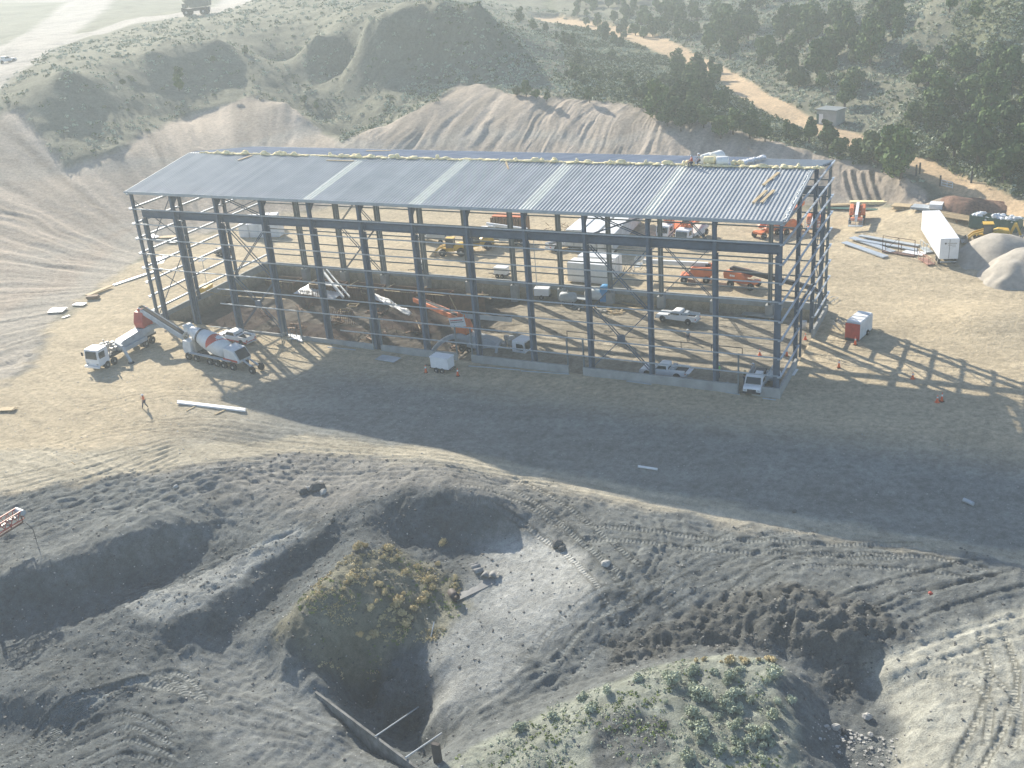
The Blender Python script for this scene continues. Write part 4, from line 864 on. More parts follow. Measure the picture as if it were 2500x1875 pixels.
def boom_lift(rear, front, label, yaw, lens, els, boomm=M_DARK, basket=True, m=M_ORANGE):
    loc, rz, pt = seat_on(rear, front); t = thing('boom_lift', label, 'boom lift', loc, rz)
    ch = MB().box((0, 0, .85), (3.2, 1.1, .5)).box((1.7, 0, .95), (.9, 1.9, .4)).box((-1.7, 0, .95), (.9, 1.9, .4)); smooth_mod(ch.build('chassis', m, t), .06)
    for x in (-1.6, 1.6):
        for s in (-1, 1): wheel(t, x, s*1.05, .52, .42)
    mb = MB(); c, s_ = math.cos(yaw), math.sin(yaw)
    def T(x, y, z): return (c*x-s_*y, s_*x+c*y, z)
    def P(pts, y0, y1):
        n = len(pts); vs = [T(x, y0, z) for x, z in pts]+[T(x, y1, z) for x, z in pts]; return MB().add(vs, [(i, (i+1) % n, n+(i+1) % n, n+i) for i in range(n)]+[tuple(range(n))[::-1], tuple(range(n, 2*n))])
    tb = smooth_mod(P([(-2.6, 1.25), (.6, 1.2), (1.0, 1.6), (.2, 2.35), (-2.3, 2.45), (-2.75, 2.1)], -.62, -1.25).build('turntable_hood', m, t), .1)
    smooth_mod(P([(-2.6, 1.25), (.6, 1.2), (1.0, 1.6), (.2, 2.35), (-2.3, 2.45), (-2.75, 2.1)], .62, 1.25).build('turntable_hood', m, t), .1)
    P([(-2.7, 1.25), (-2.1, 1.25), (-2.1, 2.2), (-2.7, 2.1)], -.62, .62).build('counterweight', m, t)
    p = Vector(T(-1.8, 0, 2.55)); secs = []; d = None
    for ln, el, w in zip(lens, els, (.62, .48, .36)):
        q = p+Vector(T(math.cos(el)*ln, 0, math.sin(el)*ln)); bm = MB().bar(p, q, w*.75, w).build('boom', boomm, t); p = q
    MB().box(tuple(Vector(T(-1.8, 0, 2.3))), (.7, .7, .7), rz=yaw).build('boom_pivot', M_DARK, t)
    if basket:
        bk = MB(); bz = p.z-.6; cx, cy = p.x+c*.6, p.y+s_*.6
        for z in (bz, bz+.55, bz+1.1):
            for sx, sy, wx, wy in ((0, .5, 1, 0), (0, -.5, 1, 0), (1, 0, 0, 1), (-1, 0, 0, 1)):
                u = Vector((c, s_, 0)); v = Vector((-s_, c, 0)); cc = Vector((cx, cy, z))+u*sx*.45+v*sy*2.2
                a = cc-(u*.45 if wx else v*1.1); b = cc+(u*.45 if wx else v*1.1); bk.bar(a, b, .05)
        for sx in (-1, 1):
            for sy in (-1, 0, 1):
                q = Vector((cx, cy, bz))+Vector((c, s_, 0))*sx*.45+Vector((-s_, c, 0))*sy*1.1; bk.bar(q, q+Vector((0, 0, 1.1)), .05)
        bk.box((cx, cy, bz), (.9, 2.2, .06), rz=yaw); bk.build('basket', M_PALE, t)
    return t
boom_lift((1730,686), (1668,686), 'orange boom lift with long white boom pointing left, behind the far wall', R(-3), (9.5, 0.1), (R(2), 0), M_WHITE)
lb = boom_lift((1778,694), (1856,706), 'orange boom lift with long dark boom sloping down to the right', R(0), (12.5, 2.6), (R(-5), R(-40)), M_DARK)
mb = MB()
for (x, w) in ((-1.5, .22), (-1.22, .22), (-.94, .22)): mb.box((x, -1.26, 1.85), (w, .02, .28))
mb.build('hood_lettering', M_WHITE, lb)
boom_lift((1850,582), (1890,570), 'dull orange boom lift below the right eave, boom folded', R(170), (3.0, .1), (R(8), 0), M_ORANGE, False)
boom_lift((1905,572), (1945,560), 'orange boom lift seen under the roof corner, boom pointing up to the right', R(0), (5.5, .1), (R(18), 0), M_ORANGE, False)
boom_lift((1992,552), (1984,572), 'orange boom lift with white boom between the gable columns', R(0), (5.5, .1), (R(-4), 0), M_WHITE)
boom_lift((2094,530), (2090,552), 'orange boom lift out in the open yard, white boom and basket towards the viewer', R(0), (6.6, .8), (R(-3), R(-55)), M_WHITE)

def loader(rear, front, label, name='wheel_loader', back=False, arm=True, cat='loader'):
    loc, rz, pt = seat_on(rear, front); t = thing(name, label, cat, loc, rz)
    smooth_mod(MB().prism([(-2.9, .9), (-.4, .8), (-.4, 1.7), (-1.2, 2.05), (-2.7, 1.95)], -.8, .8).build('engine_hood', M_YEL, t), .12)
    MB().box((.7, 0, 1.0), (2.0, 1.0, .6)).build('front_frame', M_YEL, t)
    for sx in (-.35, .85):
        for sy in (-.65, .65): MB().box((sx, sy, 2.1), (.09, .09, 1.5)).build('cab_post', M_DARK, t)
    MB().box((.25, 0, 2.88), (1.5, 1.5, .12)).build('cab_roof', M_YEL, t); MB().box((.25, 0, 2.0), (1.1, 1.2, 1.35)).build('cab_glass', M_GLASS, t)
    for x, r in ((-1.7, .72), (1.5, .62)):
        for s in (-1, 1): wheel(t, x, s*.95, r, .45)
    for s in (-1, 1): MB().bar((.7, s*.5, 1.8), (2.2, s*.5, 1.3), .16, .3).bar((2.2, s*.5, 1.3), (3.0, s*.5, .55), .16, .28).build('lift_arm', M_YEL, t)
    MB().add([(3.0, -1.1, .9), (2.9, -1.1, .12), (3.8, -1.1, .08), (3.0, 1.1, .9), (2.9, 1.1, .12), (3.8, 1.1, .08), (3.05, -1.05, .9), (2.98, -1.05, .18), (3.05, 1.05, .9), (2.98, 1.05, .18)],
             [(0, 1, 4, 3), (1, 2, 5, 4), (0, 2, 1), (3, 4, 5), (6, 8, 9, 7), (0, 3, 8, 6)]).build('bucket', M_RIM, t)
    if back:
        MB().bar((-2.9, 0, 1.2), (-3.5, .2, 2.9), .28, .4).bar((-3.5, .2, 2.9), (-4.3, .3, 1.1), .22, .3).build('backhoe_arm', M_YEL, t); MB().box((-4.4, .3, .8), (.5, .6, .6)).build('backhoe_bucket', M_RIM, t)
    return t
loader((2448,588), (2378,592), 'yellow backhoe loader between the gravel heaps and the green skip', 'backhoe_loader', True)
loader((1130,622), (1082,622), 'yellow wheel loader with its bucket down, far in the yard', 'wheel_loader')
th = loader((1182,608), (1150,612), 'tall yellow telehandler beside the white boom truck', 'telehandler', cat='telehandler')
MB().bar((-2.4, 0, 2.1), (2.6, 0, 2.9), .4, .45).build('telescopic_boom', M_YEL, th)
# white boom truck and orange boomed truck
def boom_truck(rear, front, label, boomm, n=1, bedm=M_WHITE2, ln=9.0):
    loc, rz, pt = seat_on(rear, front); t = thing('boom_truck', label, 'crane truck', loc, rz)
    MB().box((0, 0, 1.0), (ln, 1.0, .35)).build('chassis', M_DARK, t); MB().box((-1.2, 0, 1.45), (ln-3, 2.4, .5)).build('bed', bedm, t)
    smooth_mod(MB().prism([(ln/2-2, .9), (ln/2, .8), (ln/2+.1, 1.6), (ln/2-.3, 2.8), (ln/2-2, 2.85)], -1.15, 1.15).build('cab', M_WHITE, t), .1)
    MB().box((ln/2+.0, 0, 2.15), (.06, 1.9, .9), ry=R(-14)).build('windscreen', M_GLASS, t)
    for s in (-1, 1): MB().box((ln/2-1.0, s*1.16, 2.2), (1.0, .03, .7)).build('side_window', M_GLASS, t)
    for x in (ln/2-1.1, -ln/2+1, -ln/2+2.3):
        for s in (-1, 1): wheel(t, x, s*1.02, .52, .34)
    for k in range(n):
        y = (k-(n-1)/2)*.62; MB().bar((ln/2-1.6, y, 3.5-.15*k), (-ln/2+.3, y, 2.5+.2*k), .36, .44).build('boom', boomm, t)
    MB().box((ln/2-2.5, 0, 2.4), (.8, 1.6, 1.9)).build('boom_mount', boomm, t)
    for s in (-1, 1): MB().box((-.8, s*1.25, 1.2), (2.6, .25, .7)).build('side_locker', bedm, t)
    return t
boom_truck((1296,596), (1168,594), 'white crane truck with a white boom laid over its bed, far in the yard', M_WHITE, 1)
boom_truck((1722,566), (1658,606), 'white concrete pump truck with three folded orange booms facing the viewer', M_ORANGE, 3)
bb = boom_truck((1672,562), (1612,594), 'orange crane truck parked just left of the concrete pump truck', M_ORANGE, 2, M_ORANGE, 7.5)
# orange topped form stack behind the white crane truck
p0, p1 = spot(1205,560), spot(1295,566); t = thing('form_stack', 'long stack of brown concrete forms with an orange sheet on top', 'stack', (p0+p1)/2, rotz_of(p0, p1)); L2 = (p1-p0).length
mb = MB()
for k in range(int(L2/.55)): mb.box((-L2/2+.3+k*.55, 0, 1.3), (.38, 2.6, 2.6+rng.uniform(-.1, .1)))
mb.build('form_panel', M_FORM, t); MB().box((-.4, .1, 2.75), (L2*.8, 2.2, .14)).build('cover_sheet', M_ORANGE, t)
# towed units
def cart(spot_px, heading, label, size=(2.2, 1.3, 1.2), m=M_WHITE, name='generator_trailer', mast=0, cat='trailer', axle=1, zl=.55, letters=False, dz=0):
    p = spot(*spot_px); t = thing(name, label, cat, p, heading)
    lx, wy, hz_ = size; smooth_mod(MB().box((0, 0, zl+hz_*.45), (lx, wy, hz_*.9), taper=(1, 1)).build('housing', m, t), .06)
    smooth_mod(MB().box((0, 0, zl+hz_*.95), (lx+.1, wy+.1, hz_*.14)).build('lid', m, t), .04)
    MB().box((0, 0, zl-.06), (lx+.5, wy*.8, .14)).bar((lx/2, 0, zl-.06), (lx/2+1.3, 0, zl-.12), .12, .1).build('frame', M_DARK, t)
    for i in range(axle):
        x = (i-(axle-1)/2)*.85
        for s in (-1, 1): wheel(t, x, s*(wy/2+.1), .34, .2)
    MB().box((-lx*.25, -wy/2-.012, zl+hz_*.72), (lx*.4, .02, hz_*.07)).build('vent_slot', M_DARK, t)
    if letters:
        MB().box((.0, -wy/2-.012, zl+hz_*.46), (.35, .02, .08)).box((.35, -wy/2-.012, zl+hz_*.34), (.5, .02, .16)).build('logo_mark', M_RIM, t)
    if mast:
        MB().tube((lx*.35, 0, zl), (lx*.35, 0, zl+mast), .05).tube((lx*.35, 0, zl+mast*.6), (lx*.35, 0, zl+mast), .03).build('mast', M_PALE, t)
        for k in range(4):
            o = MB().lathe([(0, .26), (.16, .10)], c=(lx*.35+(.3 if k % 2 else -.3), (.3 if k > 1 else -.3), zl+mast-.1), n=10).build('lamp_head', M_WHITE, t)
    return t
cart((1082,905), R(176), 'white boxy light plant trailer on twin axles outside the near wall between two cones', (2.6, 1.5, 1.5), axle=2, letters=True)
cart((1226,676), R(178), 'white generator trailer standing alone in the yard behind the far wall', (2.1, 1.3, 1.1), axle=2)
cart((1028,664), R(200), 'small white towed unit half hidden behind a column at the far wall', (1.6, 1.2, 1.2))
cart((1325,728), R(190), 'white generator with a tall thin mast inside the far wall', (2.2, 1.3, 1.1), mast=9.5, name='light_tower', cat='light tower')
lt = cart((505,728), R(100), 'yellow light tower with white lamps outside the left end', (2.2, 1.6, 1.5), M_YEL, 'light_tower', 5.5, 'light tower')
p = spot(548,624); t = thing('skid_loader', 'small dark machine with a ring shaped guard beyond the left end frame', 'machine', p+Vector((0, 0, 0)), R(160))
MB().box((0, 0, 1.0), (2.4, 1.5, .9)).build('body', M_DARK, t); MB().lathe([(-.1, .5), (.1, .5)], c=(-.6, 0, 2.0), axis='Y', n=16).build('cab_guard', M_STEEL2, t); MB().box((1.7, 0, .6), (.8, 1.8, .6)).build('bucket', M_DARK, t)
for x in (-.7, .7):
    for s in (-1, 1): wheel(t, x, s*.85, .42, .3)
# red ended pump set by the right end
p = spot(2092,826); t = thing('pump_unit', 'red ended pump housing with a white lid beside the right end wall', 'pump', p+Vector((0, 1.2, 0)), R(78))
smooth_mod(MB().box((0, 0, 1.25), (4.2, 1.9, 2.1)).build('housing', M_WHITE2, t), .08); MB().box((-2.13, 0, 1.2), (.06, 1.86, 2.1)).build('end_door', M_RED, t)
for k in range(4): smooth_mod(MB().box((-1.5+k*1.0, 0, 2.38), (.9, 1.8, .2)).build('lid', M_WHITE, t), .06)
MB().box((0, 0, .15), (4.6, 1.6, .3)).build('skid', M_DARK, t)
for s in (-1, 1): wheel(t, .4, s*1.0, .36, .22)
mb = MB()
for k in range(10): a = (rng.uniform(-.5, 1.8), 1.2+rng.uniform(0, 2.0), rng.uniform(.1, .8)); mb.tube(a, (a[0]+rng.uniform(-.6, .6), a[1]+rng.uniform(.2, .9), rng.uniform(.4, 1.8)), .09)
mb.build('pipework', M_RIM, t)
# haul truck on the mesa and the white car beyond
loc, rz, _ = seat_on((505,36), (462,38)); t = thing('haul_truck', 'big dump truck driving the pale haul road on the hilltop', 'dump truck', loc, rz)
smooth_mod(MB().prism([(-4.2, 2.6), (1.6, 2.4), (3.6, 4.6), (3.6, 4.9), (-4.6, 4.7)], -2.1, 2.1).build('dump_body', mat('dusty_brown_paint', (.22, .20, .16)), t), .1)
MB().box((0, 0, 1.8), (8.0, 2.2, .8)).build('chassis', M_DARK, t); MB().box((3.4, .7, 3.1), (1.4, 1.6, 1.4)).build('cab', MATS['dusty_brown_paint'], t); MB().box((4.2, 0, 2.0), (.5, 3.6, 1.2)).build('grille', M_DARK, t)
for x in (-2.4, 2.9):
    for s in (-1, 1): wheel(t, x, s*1.9, 1.15, .8)
MB().box((0, 0, 4.95), (5.5, 3.4, .3)).build('load', M_STONE, t)
pickup((4,156), (26,152), 'tiny pale vehicle on the haul road at the left edge of the picture', M_WHITE2)
# tanks, toilet
def tank(px, label, r=.75, ln=2.6, m=M_WHITE2, rz=0.1):
    p = spot(*px); t = thing('fuel_tank', label, 'tank', p, rz)
    MB().lathe([(-ln/2, .1), (-ln/2+.12, r*.75), (-ln/2+.35, r), (ln/2-.35, r), (ln/2-.12, r*.75), (ln/2, .1)], axis='X', c=(0, 0, r+.3), n=18).build('vessel', m, t, True)
    for x in (-ln*.3, ln*.3): MB().box((x, 0, .3), (.15, r*1.5, .6)).build('saddle', M_DARK, t)
    MB().tube((0, 0, 2*r+.3), (0, 0, 2*r+.55), .12).build('valve', M_RIM, t)
tank((1388,742), 'pale green white storage tank left of the other one inside the far wall', m=M_PALE)
tank((1452,736), 'white storage tank just left of the blue toilet cabin', .8, 2.9)
tank((1886,935), 'white round tank in the near right corner of the frame behind the wall', .65, 2.0, rz=.5)
p = spot(1477,735); t = thing('toilet_cabin', 'bright blue portable toilet inside the far wall', 'toilet cabin', p, R(5))
smooth_mod(MB().box((0, 0, 1.1), (1.15, 1.15, 2.1)).build('cabin', M_BLUE, t), .06); smooth_mod(MB().prism([(-.6, 2.15), (.6, 2.15), (.45, 2.38), (0, 2.46), (-.45, 2.38)], -.6, .6).build('roof', M_BLUE, t), .04); MB().box((0, -.585, 1.15), (.75, .03, 1.75)).build('door', mat('blue_door', (.05, .25, .52)), t); MB().box((0, 0, .05), (1.25, 1.25, .1)).build('skid', M_PALE, t)
# skip
p0, p1 = spot(2376,560), spot(2482,570); t = thing('skip', 'dark green open skip heaped with bagged rubbish behind the backhoe', 'skip', (p0+p1)/2+Vector((0, 1.5, 0)), rotz_of(p0, p1)); L2 = 7.2
mb = MB()
for s in (-1, 1): mb.box((0, s*1.2, 1.0), (L2, .08, 1.9)); mb.box((s*L2/2, 0, 1.0), (.08, 2.4, 1.9))
for k in range(9):
    for s in (-1, 1): mb.box((-L2/2+.4+k*.8, s*1.27, 1.0), (.1, .08, 1.8))
mb.box((0, 0, .1), (L2, 2.4, .1)); mb.build('shell', M_GREENP, t)
mb = MB()
for k in range(26): mb.ball((rng.uniform(-3.2, 3.2), rng.uniform(-.9, .9), rng.uniform(1.5, 2.2)), (rng.uniform(.3, .7), rng.uniform(.3, .6), rng.uniform(.2, .4)), 7, 5, .25)
mb.build('rubbish', M_PLASTIC, t)
# left edge: end of a red steel conveyor on a slender prop
g = spot(92,1330); t = thing('belt_conveyor', 'red steel conveyor head poking in at the left edge with a bent rod', 'conveyor', (0, 0, 0))
A = Vector(at(-60,1330, g.z+2.2)); B = Vector(at(52,1262, g.z+2.6)); mb = MB(); up = Vector((0, 0, 1)); dd = (B-A).normalized(); xx = dd.cross(up).normalized()
for s in (-.5, .5):
    for zz in (0, .85): mb.bar(A+xx*s+up*zz, B+xx*s+up*zz, .09)
    for k in range(7): f0 = k/7; f1 = (k+.5)/7; f2 = (k+1)/7; mb.bar(A.lerp(B, f0)+xx*s, A.lerp(B, f1)+xx*s+up*.85, .05).bar(A.lerp(B, f1)+xx*s+up*.85, A.lerp(B, f2)+xx*s, .05)
mb.build('truss', M_RED, t); MB().tube(B-xx*.6+up*.6, B+xx*.6+up*.6, .28, n=18).build('head_pulley', M_PALE, t)
MB().bar(A-up*.6, B-up*.55, .12, .2).bar(B-up*.55, B+up*.1, .1).bar(B-dd*1.2-up*.6, B-dd*1.2, .1).build('lower_rail', M_RUST, t)
c1 = B+Vector((.9, -.3, -.35)); c2 = Vector((g.x, g.y, g.z+.15)); MB().path([B-up*.4, c1, c1.lerp(c2, .4)+Vector((.25, .1, .2)), c2], .035).build('bent_rod', M_DARK, t)
mb = MB()
for k in range(10): q = A.lerp(B, .55+.04*k); mb.box(q+Vector((0, 0, .3+rng.uniform(-.1, .2))), (.22, .22, .22))
mb.build('drive_gear', M_RIM, t); MB().bar(A+Vector((0, 0, -3.5)), A, .25).build('prop', M_RED, t)
# ------------------------------------------------------------------ people
import bmesh
def skinned(name, verts, edges, m, parent, root=0, sub=1):
    me = bpy.data.meshes.new(name); bm = bmesh.new(); ly = bm.verts.layers.skin.verify(); V = []
    for i, (p, r) in enumerate(verts):
        v = bm.verts.new(p); v[ly].radius = (r if hasattr(r, '__len__') else (r, r)); v[ly].use_root = (i == root); V.append(v)
    for a, b in edges: bm.edges.new((V[a], V[b]))
    bm.to_mesh(me); bm.free(); me.materials.append(m); o = bpy.data.objects.new(name, me); C.objects.link(o); o.parent = parent
    sk = o.modifiers.new('skin', 'SKIN'); sk.use_smooth_shade = True; sb = o.modifiers.new('sub', 'SUBSURF'); sb.levels = sb.render_levels = sub
    return o
POSES = {
 'walk': dict(hipL=(0, .10, .93), kneeL=(.18, .11, .52), ankL=(.30, .11, .10), hipR=(0, -.10, .93), kneeR=(-.02, -.11, .50), ankR=(-.30, -.11, .13), elL=(-.12, .30, 1.16), haL=(.02, .30, .95), elR=(.10, -.28, 1.14), haR=(.32, -.22, 1.16)),
 'stand': dict(hipL=(0, .10, .93), kneeL=(.01, .12, .50), ankL=(-.02, .12, .09), hipR=(0, -.10, .93), kneeR=(.01, -.12, .50), ankR=(-.02, -.12, .09), elL=(-.02, .27, 1.13), haL=(.06, .27, .87), elR=(.0, -.27, 1.13), haR=(.18, -.20, .96)),
 'reach': dict(hipL=(0, .10, .93), kneeL=(.01, .12, .50), ankL=(-.02, .12, .09), hipR=(0, -.10, .93), kneeR=(.01, -.12, .50), ankR=(-.02, -.12, .09), elL=(.16, .27, 1.20), haL=(.40, .20, 1.18), elR=(.16, -.27, 1.20), haR=(.40, -.18, 1.16)),
 'kneel': dict(hipL=(0, .10, .48), kneeL=(.40, .12, .46), ankL=(.38, .12, .09), hipR=(0, -.10, .48), kneeR=(.12, -.12, .09), ankR=(-.32, -.12, .09), elL=(.30, .24, .70), haL=(.48, .14, .50), elR=(.28, -.24, .70), haR=(.46, -.14, .50)),
}
def person(loc, rz, pose, label, top, hat=M_WHITE, legs=M_DENIM, lean=0.0):
    t = thing('person', label, 'person', loc, rz); P = {k: Vector(v) for k, v in POSES[pose].items()}
    dz = P['hipL'].z-.93; pel = Vector((0, 0, .97+dz)); L_ = lambda z, x=0: Vector((x+lean*(z-.97), 0, z+dz))
    ws, ch, nk, hd = L_(1.12), L_(1.32), L_(1.50), L_(1.62, .02); shL = Vector((ch.x, .19, 1.43+dz)); shR = Vector((ch.x, -.19, 1.43+dz))
    V = [(pel, (.145, .11)), (ws, (.13, .10)), (ch, (.155, .11)), (nk, .058), (hd, (.082, .095)), (hd+Vector((0, 0, .11)), (.075, .085)), (hd+Vector((.105, 0, -.01)), .016)]
    E_ = [(0, 1), (1, 2), (2, 3), (3, 4), (4, 5), (4, 6)]
    def limb(start, pts):
        i = start
        for p, r in pts: V.append((p, r)); E_.append((i, len(V)-1)); i = len(V)-1
        return i
    for sh, el, ha, s in ((shL, P['elL'], P['haL'], 1), (shR, P['elR'], P['haR'], -1)):
        d = (ha-el).normalized(); w = limb(2, [(sh, .062), (el, .044), (ha-d*.07, .029), (ha, (.038, .02))])
        side = Vector((0, s, 0)).cross(d).normalized() if abs(d.y) < .9 else Vector((1, 0, 0))
        for k, ln in zip((-1.5, -.5, .5, 1.5), (.07, .08, .085, .065)):
            b = ha+d*.045+side*k*.018; limb(w, [(b, .0095), (b+d*ln*.55+Vector((.01, 0, -.006)), .0085), (b+d*ln+Vector((.022, 0, -.02)), .007)])
        limb(w-0, [(ha+side*.045+Vector((.01, 0, 0)), .011), (ha+side*.055+d*.05, .009)])
    for h, k, a in ((P['hipL'], P['kneeL'], P['ankL']), (P['hipR'], P['kneeR'], P['ankR'])): limb(0, [(h, .088), (k, .058), (a, .042)])
    skinned('body', V, E_, M_SKIN, t)
    for s in (-1, 1): MB().ball(hd+Vector((.088, s*.032, .035)), .012, 6, 4).build('eye', M_DARK, t)
    MB().box(hd+Vector((.093, 0, -.055)), (.012, .05, .012)).build('mouth', M_RED, t)
    tv = [(pel+Vector((0, 0, .04)), (.165, .125)), (ws, (.155, .12)), (ch, (.18, .135)), (ch+Vector((0, 0, .10)), (.13, .11)), (shL, .085), (shL.lerp(P['elL'], .9), .06), (shR, .085), (shR.lerp(P['elR'], .9), .06)]
    skinned('jacket', tv, [(0, 1), (1, 2), (2, 3), (2, 4), (4, 5), (2, 6), (6, 7)], top, t)
    tv = [(pel, (.165, .13))]; te = []
    for h, k, a in ((P['hipL'], P['kneeL'], P['ankL']), (P['hipR'], P['kneeR'], P['ankR'])):
        n = len(tv); tv += [(h, .105), (k, .075), (a, .062)]; te += [(0, n), (n, n+1), (n+1, n+2)]
        f = a+Vector((.11, 0, -.045)); skinned('boot', [(a, .06), (a+Vector((0, 0, -.05)), .052), (f, .045)], [(0, 1), (1, 2)], M_BOOT, t)
    skinned('trousers', tv, te, legs, t)
    h = MB().lathe([(0, .165), (.015, .165), (.02, .125), (.07, .118), (.11, .085), (.13, .02)], n=16).build('hard_hat', hat, t, True); h.location = hd+Vector((.01, 0, .075))
    return t
person(spot(355,996), R(200), 'walk', 'person in an orange vest and white hard hat walking alone across the dirt, left', M_HIVISO)
person(spot(1680,835), R(260), 'stand', 'person in a grey shirt standing in the sun inside the frame', M_SHIRT)
person(spot(1754,922), R(240), 'stand', 'person in a lime green vest and white hard hat behind the near wall', M_HIVIS)
person(spot(1818,938), R(340), 'reach', 'person in a dark jacket with yellow hat leaning on the left of the work truck', mat('dark_jacket', (.10, .11, .06), .9), mat('yellow_hat', (.7, .6, .3), .5))
person(spot(1838,920), R(250), 'stand', 'person in a white hat behind the cab of the work truck', M_SHIRT)
person(roof_pt(77.4, .955), R(200), 'kneel', 'person in a red vest kneeling over the ridge of the roof', M_RED, M_PALE)
person(roof_pt(78.1, 1.0), R(240), 'kneel', 'person in pale clothes kneeling on the ridge beside the white rolls', M_SHIRT, M_WHITE)
person(spot(585,822)+Vector((0, 9, -.0)), R(90), 'stand', 'person in an orange vest inside the frame beyond the white over red pickup', M_HIVISO)
# ------------------------------------------------------------------ cones, pipes, timber, forms and scrap
def cone(px, label, s=1.0, tall=False):
    p = spot(*px); t = thing('traffic_cone', label, 'cone', p, rng.uniform(0, 3))
    h = 1.05 if tall else .85; MB().box((0, 0, .03), (.42, .42, .06)).build('base', M_CONE if not tall else M_BLACK, t)
    MB().lathe([(.05, .19), (h*.45, .11), (h*.46, .11), (h, .035)], n=14).build('cone_body', M_CONE, t, True); MB().lathe([(h*.6, .099), (h*.62, .101), (h*.78, .075), (h*.8, .07)], n=14).build('white_band', M_WHITE, t, True); return t
for px, lab, tl in (((1040,910), 'orange traffic cone left of the white light plant trailer', 1), ((1118,918), 'orange traffic cone right of the white light plant trailer', 1), ((2088,842), 'orange traffic cone in the shadow bars below the red ended pump', 1),
    ((1966,829), 'orange drum cone at the far side of the gable doorway', 0), ((1921,870), 'orange cone just outside the near part of the right end wall', 1), ((2048,898), 'orange cone at the shadow edge right of the near corner', 1),
    ((2228,925), 'orange cone among the long shadow bars on the right', 0), ((2288,982), 'left one of two orange cones standing close together in the big shadow', 0), ((2299,980), 'right one of two orange cones standing close together in the big shadow', 1), ((1855,868), 'orange cone inside the frame close to the near right corner', 0)): cone(px, lab, 1, tl)
def pole(a, b, r, m, label, name='pipe', cat='pipe', dz=.0, box=False, w=None, h=None, grp=None, raise_=0.0):
    A, B = spot(*a), spot(*b); up = Vector((0, 0, dz+(r if not box else (h or .1)/2)+raise_))
    o = (MB().bar(A+up, B+up, w, h) if box else MB().tube(A+up, B+up, r, n=10)).build(name, m); return tag(o, label, cat, grp)
# white beams on two bearers, left front
for k in range(2): pole((434,987-k*4), (600,1007-k*4), .1, M_WHITE, ('nearer' if k == 0 else 'farther')+' of two long white beams laid on timber bearers, left front', 'steel_beam', 'beam', 0, True, .22, .2, raise_=.1)
pole((456,1004), (480,991), .1, M_WOOD, 'left timber bearer under the long white beams', 'bearer', 'timber', 0, True, .18, .1)
pole((525,1013), (555,999), .1, M_WOOD, 'right timber bearer under the long white beams', 'bearer', 'timber', 0, True, .18, .1)
pole((1558,1141), (1605,1148), .12, M_WHITE, 'white pipe lying alone in the middle of the big shadow'); pole((2352,1224), (2376,1235), .2, M_PALE, 'short fat pale pipe lying in the shadow on the right')
pole((175,1129), (183,1135), .05, M_WOOD, 'short pale stick on the ground far left', 'stick', 'stick')
for a, b, lab in (((800,848), (868,855), 'thin timber along the foot of the near wall, leftmost'), ((1144,894), (1270,904), 'long thin timber at the foot of the near wall, middle'), ((1272,906), (1390,914), 'long thin timber at the foot of the near wall, right of the middle one'), ((1530,931), (1590,939), 'thin white strip on the ground outside the wall, near the pickup'), ((1772,958), (1806,964), 'short strip at the wall foot left of the gap'), ((1862,973), (1894,977), 'white strip at the foot of the near right corner')):
    pole(a, b, .05, M_PALE, lab, 'timber_strip', 'timber', 0, True, .16, .08)
pole((1936,921), (1946,906), .1, M_WHITE, 'short white board leaning outside the right end wall', 'board', 'board', .2, True, .3, .1)
def sheets(px, size, rz, m, label, n=4, name='sheet_stack', cat='sheet stack', spread=.08, thick=.06, bear=True):
    p = spot(*px); t = thing(name, label, cat, p, rz); mb = MB()
    for k in range(n): mb.box((rng.uniform(-1, 1)*spread, rng.uniform(-1, 1)*spread, .14+k*thick), (size[0], size[1], thick*.8), rz=rng.uniform(-.02, .02))
    mb.build('sheets', m, t)
    if bear: 
        for k in (-.35, .35): MB().box((size[0]*k, 0, .06), (.12, size[1]*1.15, .12)).build('bearer', M_WOOD, t)
    return t
sheets((948,878), (3.0, 1.6), R(-5), M_PALE, 'pale panel lying outside the near wall left of the light plant', 2); sheets((1080,868), (2.4, 1.4), R(-5), M_PALE, 'pale panel at the wall gap just behind the light plant', 2)
sheets((1668,928), (1.9, 1.3), R(-5), M_STONE, 'pale slab beside the open tailgate of the near pickup', 2)
sheets((1858,768), (4.6, 2.6), R(-4), M_CONC, 'pale concrete slab on the floor by the far wall, right', 2); sheets((1412,728), (3.2, 1.8), R(-5), M_PALE, 'pale board right of the white mast generator', 2)
sheets((2110,612), (9.5, 1.1), R(-42), M_GALV, 'left bundle of long metal sheets in the open yard', 3); sheets((2130,600), (9.5, 1.1), R(-42), M_GALV, 'second bundle of long metal sheets, just right of the left one', 3)
sheets((2165,600), (10, .9), R(-22), M_GALV, 'third bundle of long metal sheets, behind the red frame', 3); sheets((2170,590), (10, .9), R(-22), M_PALE, 'farthest bundle of long metal sheets with the thin posts', 3)
sheets((2232,618), (3.2, 1.8), R(-20), M_PLASTIC, 'white sheet on the ground left of the container', 1)
sheets((2095,512), (12, 1.1), R(0), M_GREENP, 'dark green long bundle lying behind the orange lift', 2); sheets((2130,500), (7.5, 1.0), R(8), M_INS, 'yellow pack of insulation behind the orange lift in the open yard', 5, 'insulation_pack', 'insulation', thick=.12)
sheets((2252,510), (3.2, 2.2), R(-10), M_PALE, 'pale pack of sheets behind the container', 6); sheets((2285,508), (2.0, 2.0), R(0), M_WHITE, 'small white covered pack right behind the container', 4, thick=.2)
sheets((1600,594), (6.0, 2.0), R(40), M_GALV, 'bundle of ribbed sheets between the trailers and the orange crane truck', 3); sheets((375,578), (3.4, 1.2), R(-25), M_PLASTIC, 'pair of white boards at the far left beyond the frame', 2)
sheets((410,580), (3.2, 1.5), R(20), M_WOOD, 'tan board beyond the left end of the frame', 2); sheets((420,592), (2.0, 1.2), R(10), M_PLASTIC, 'small white board below the tan board on the left', 2)
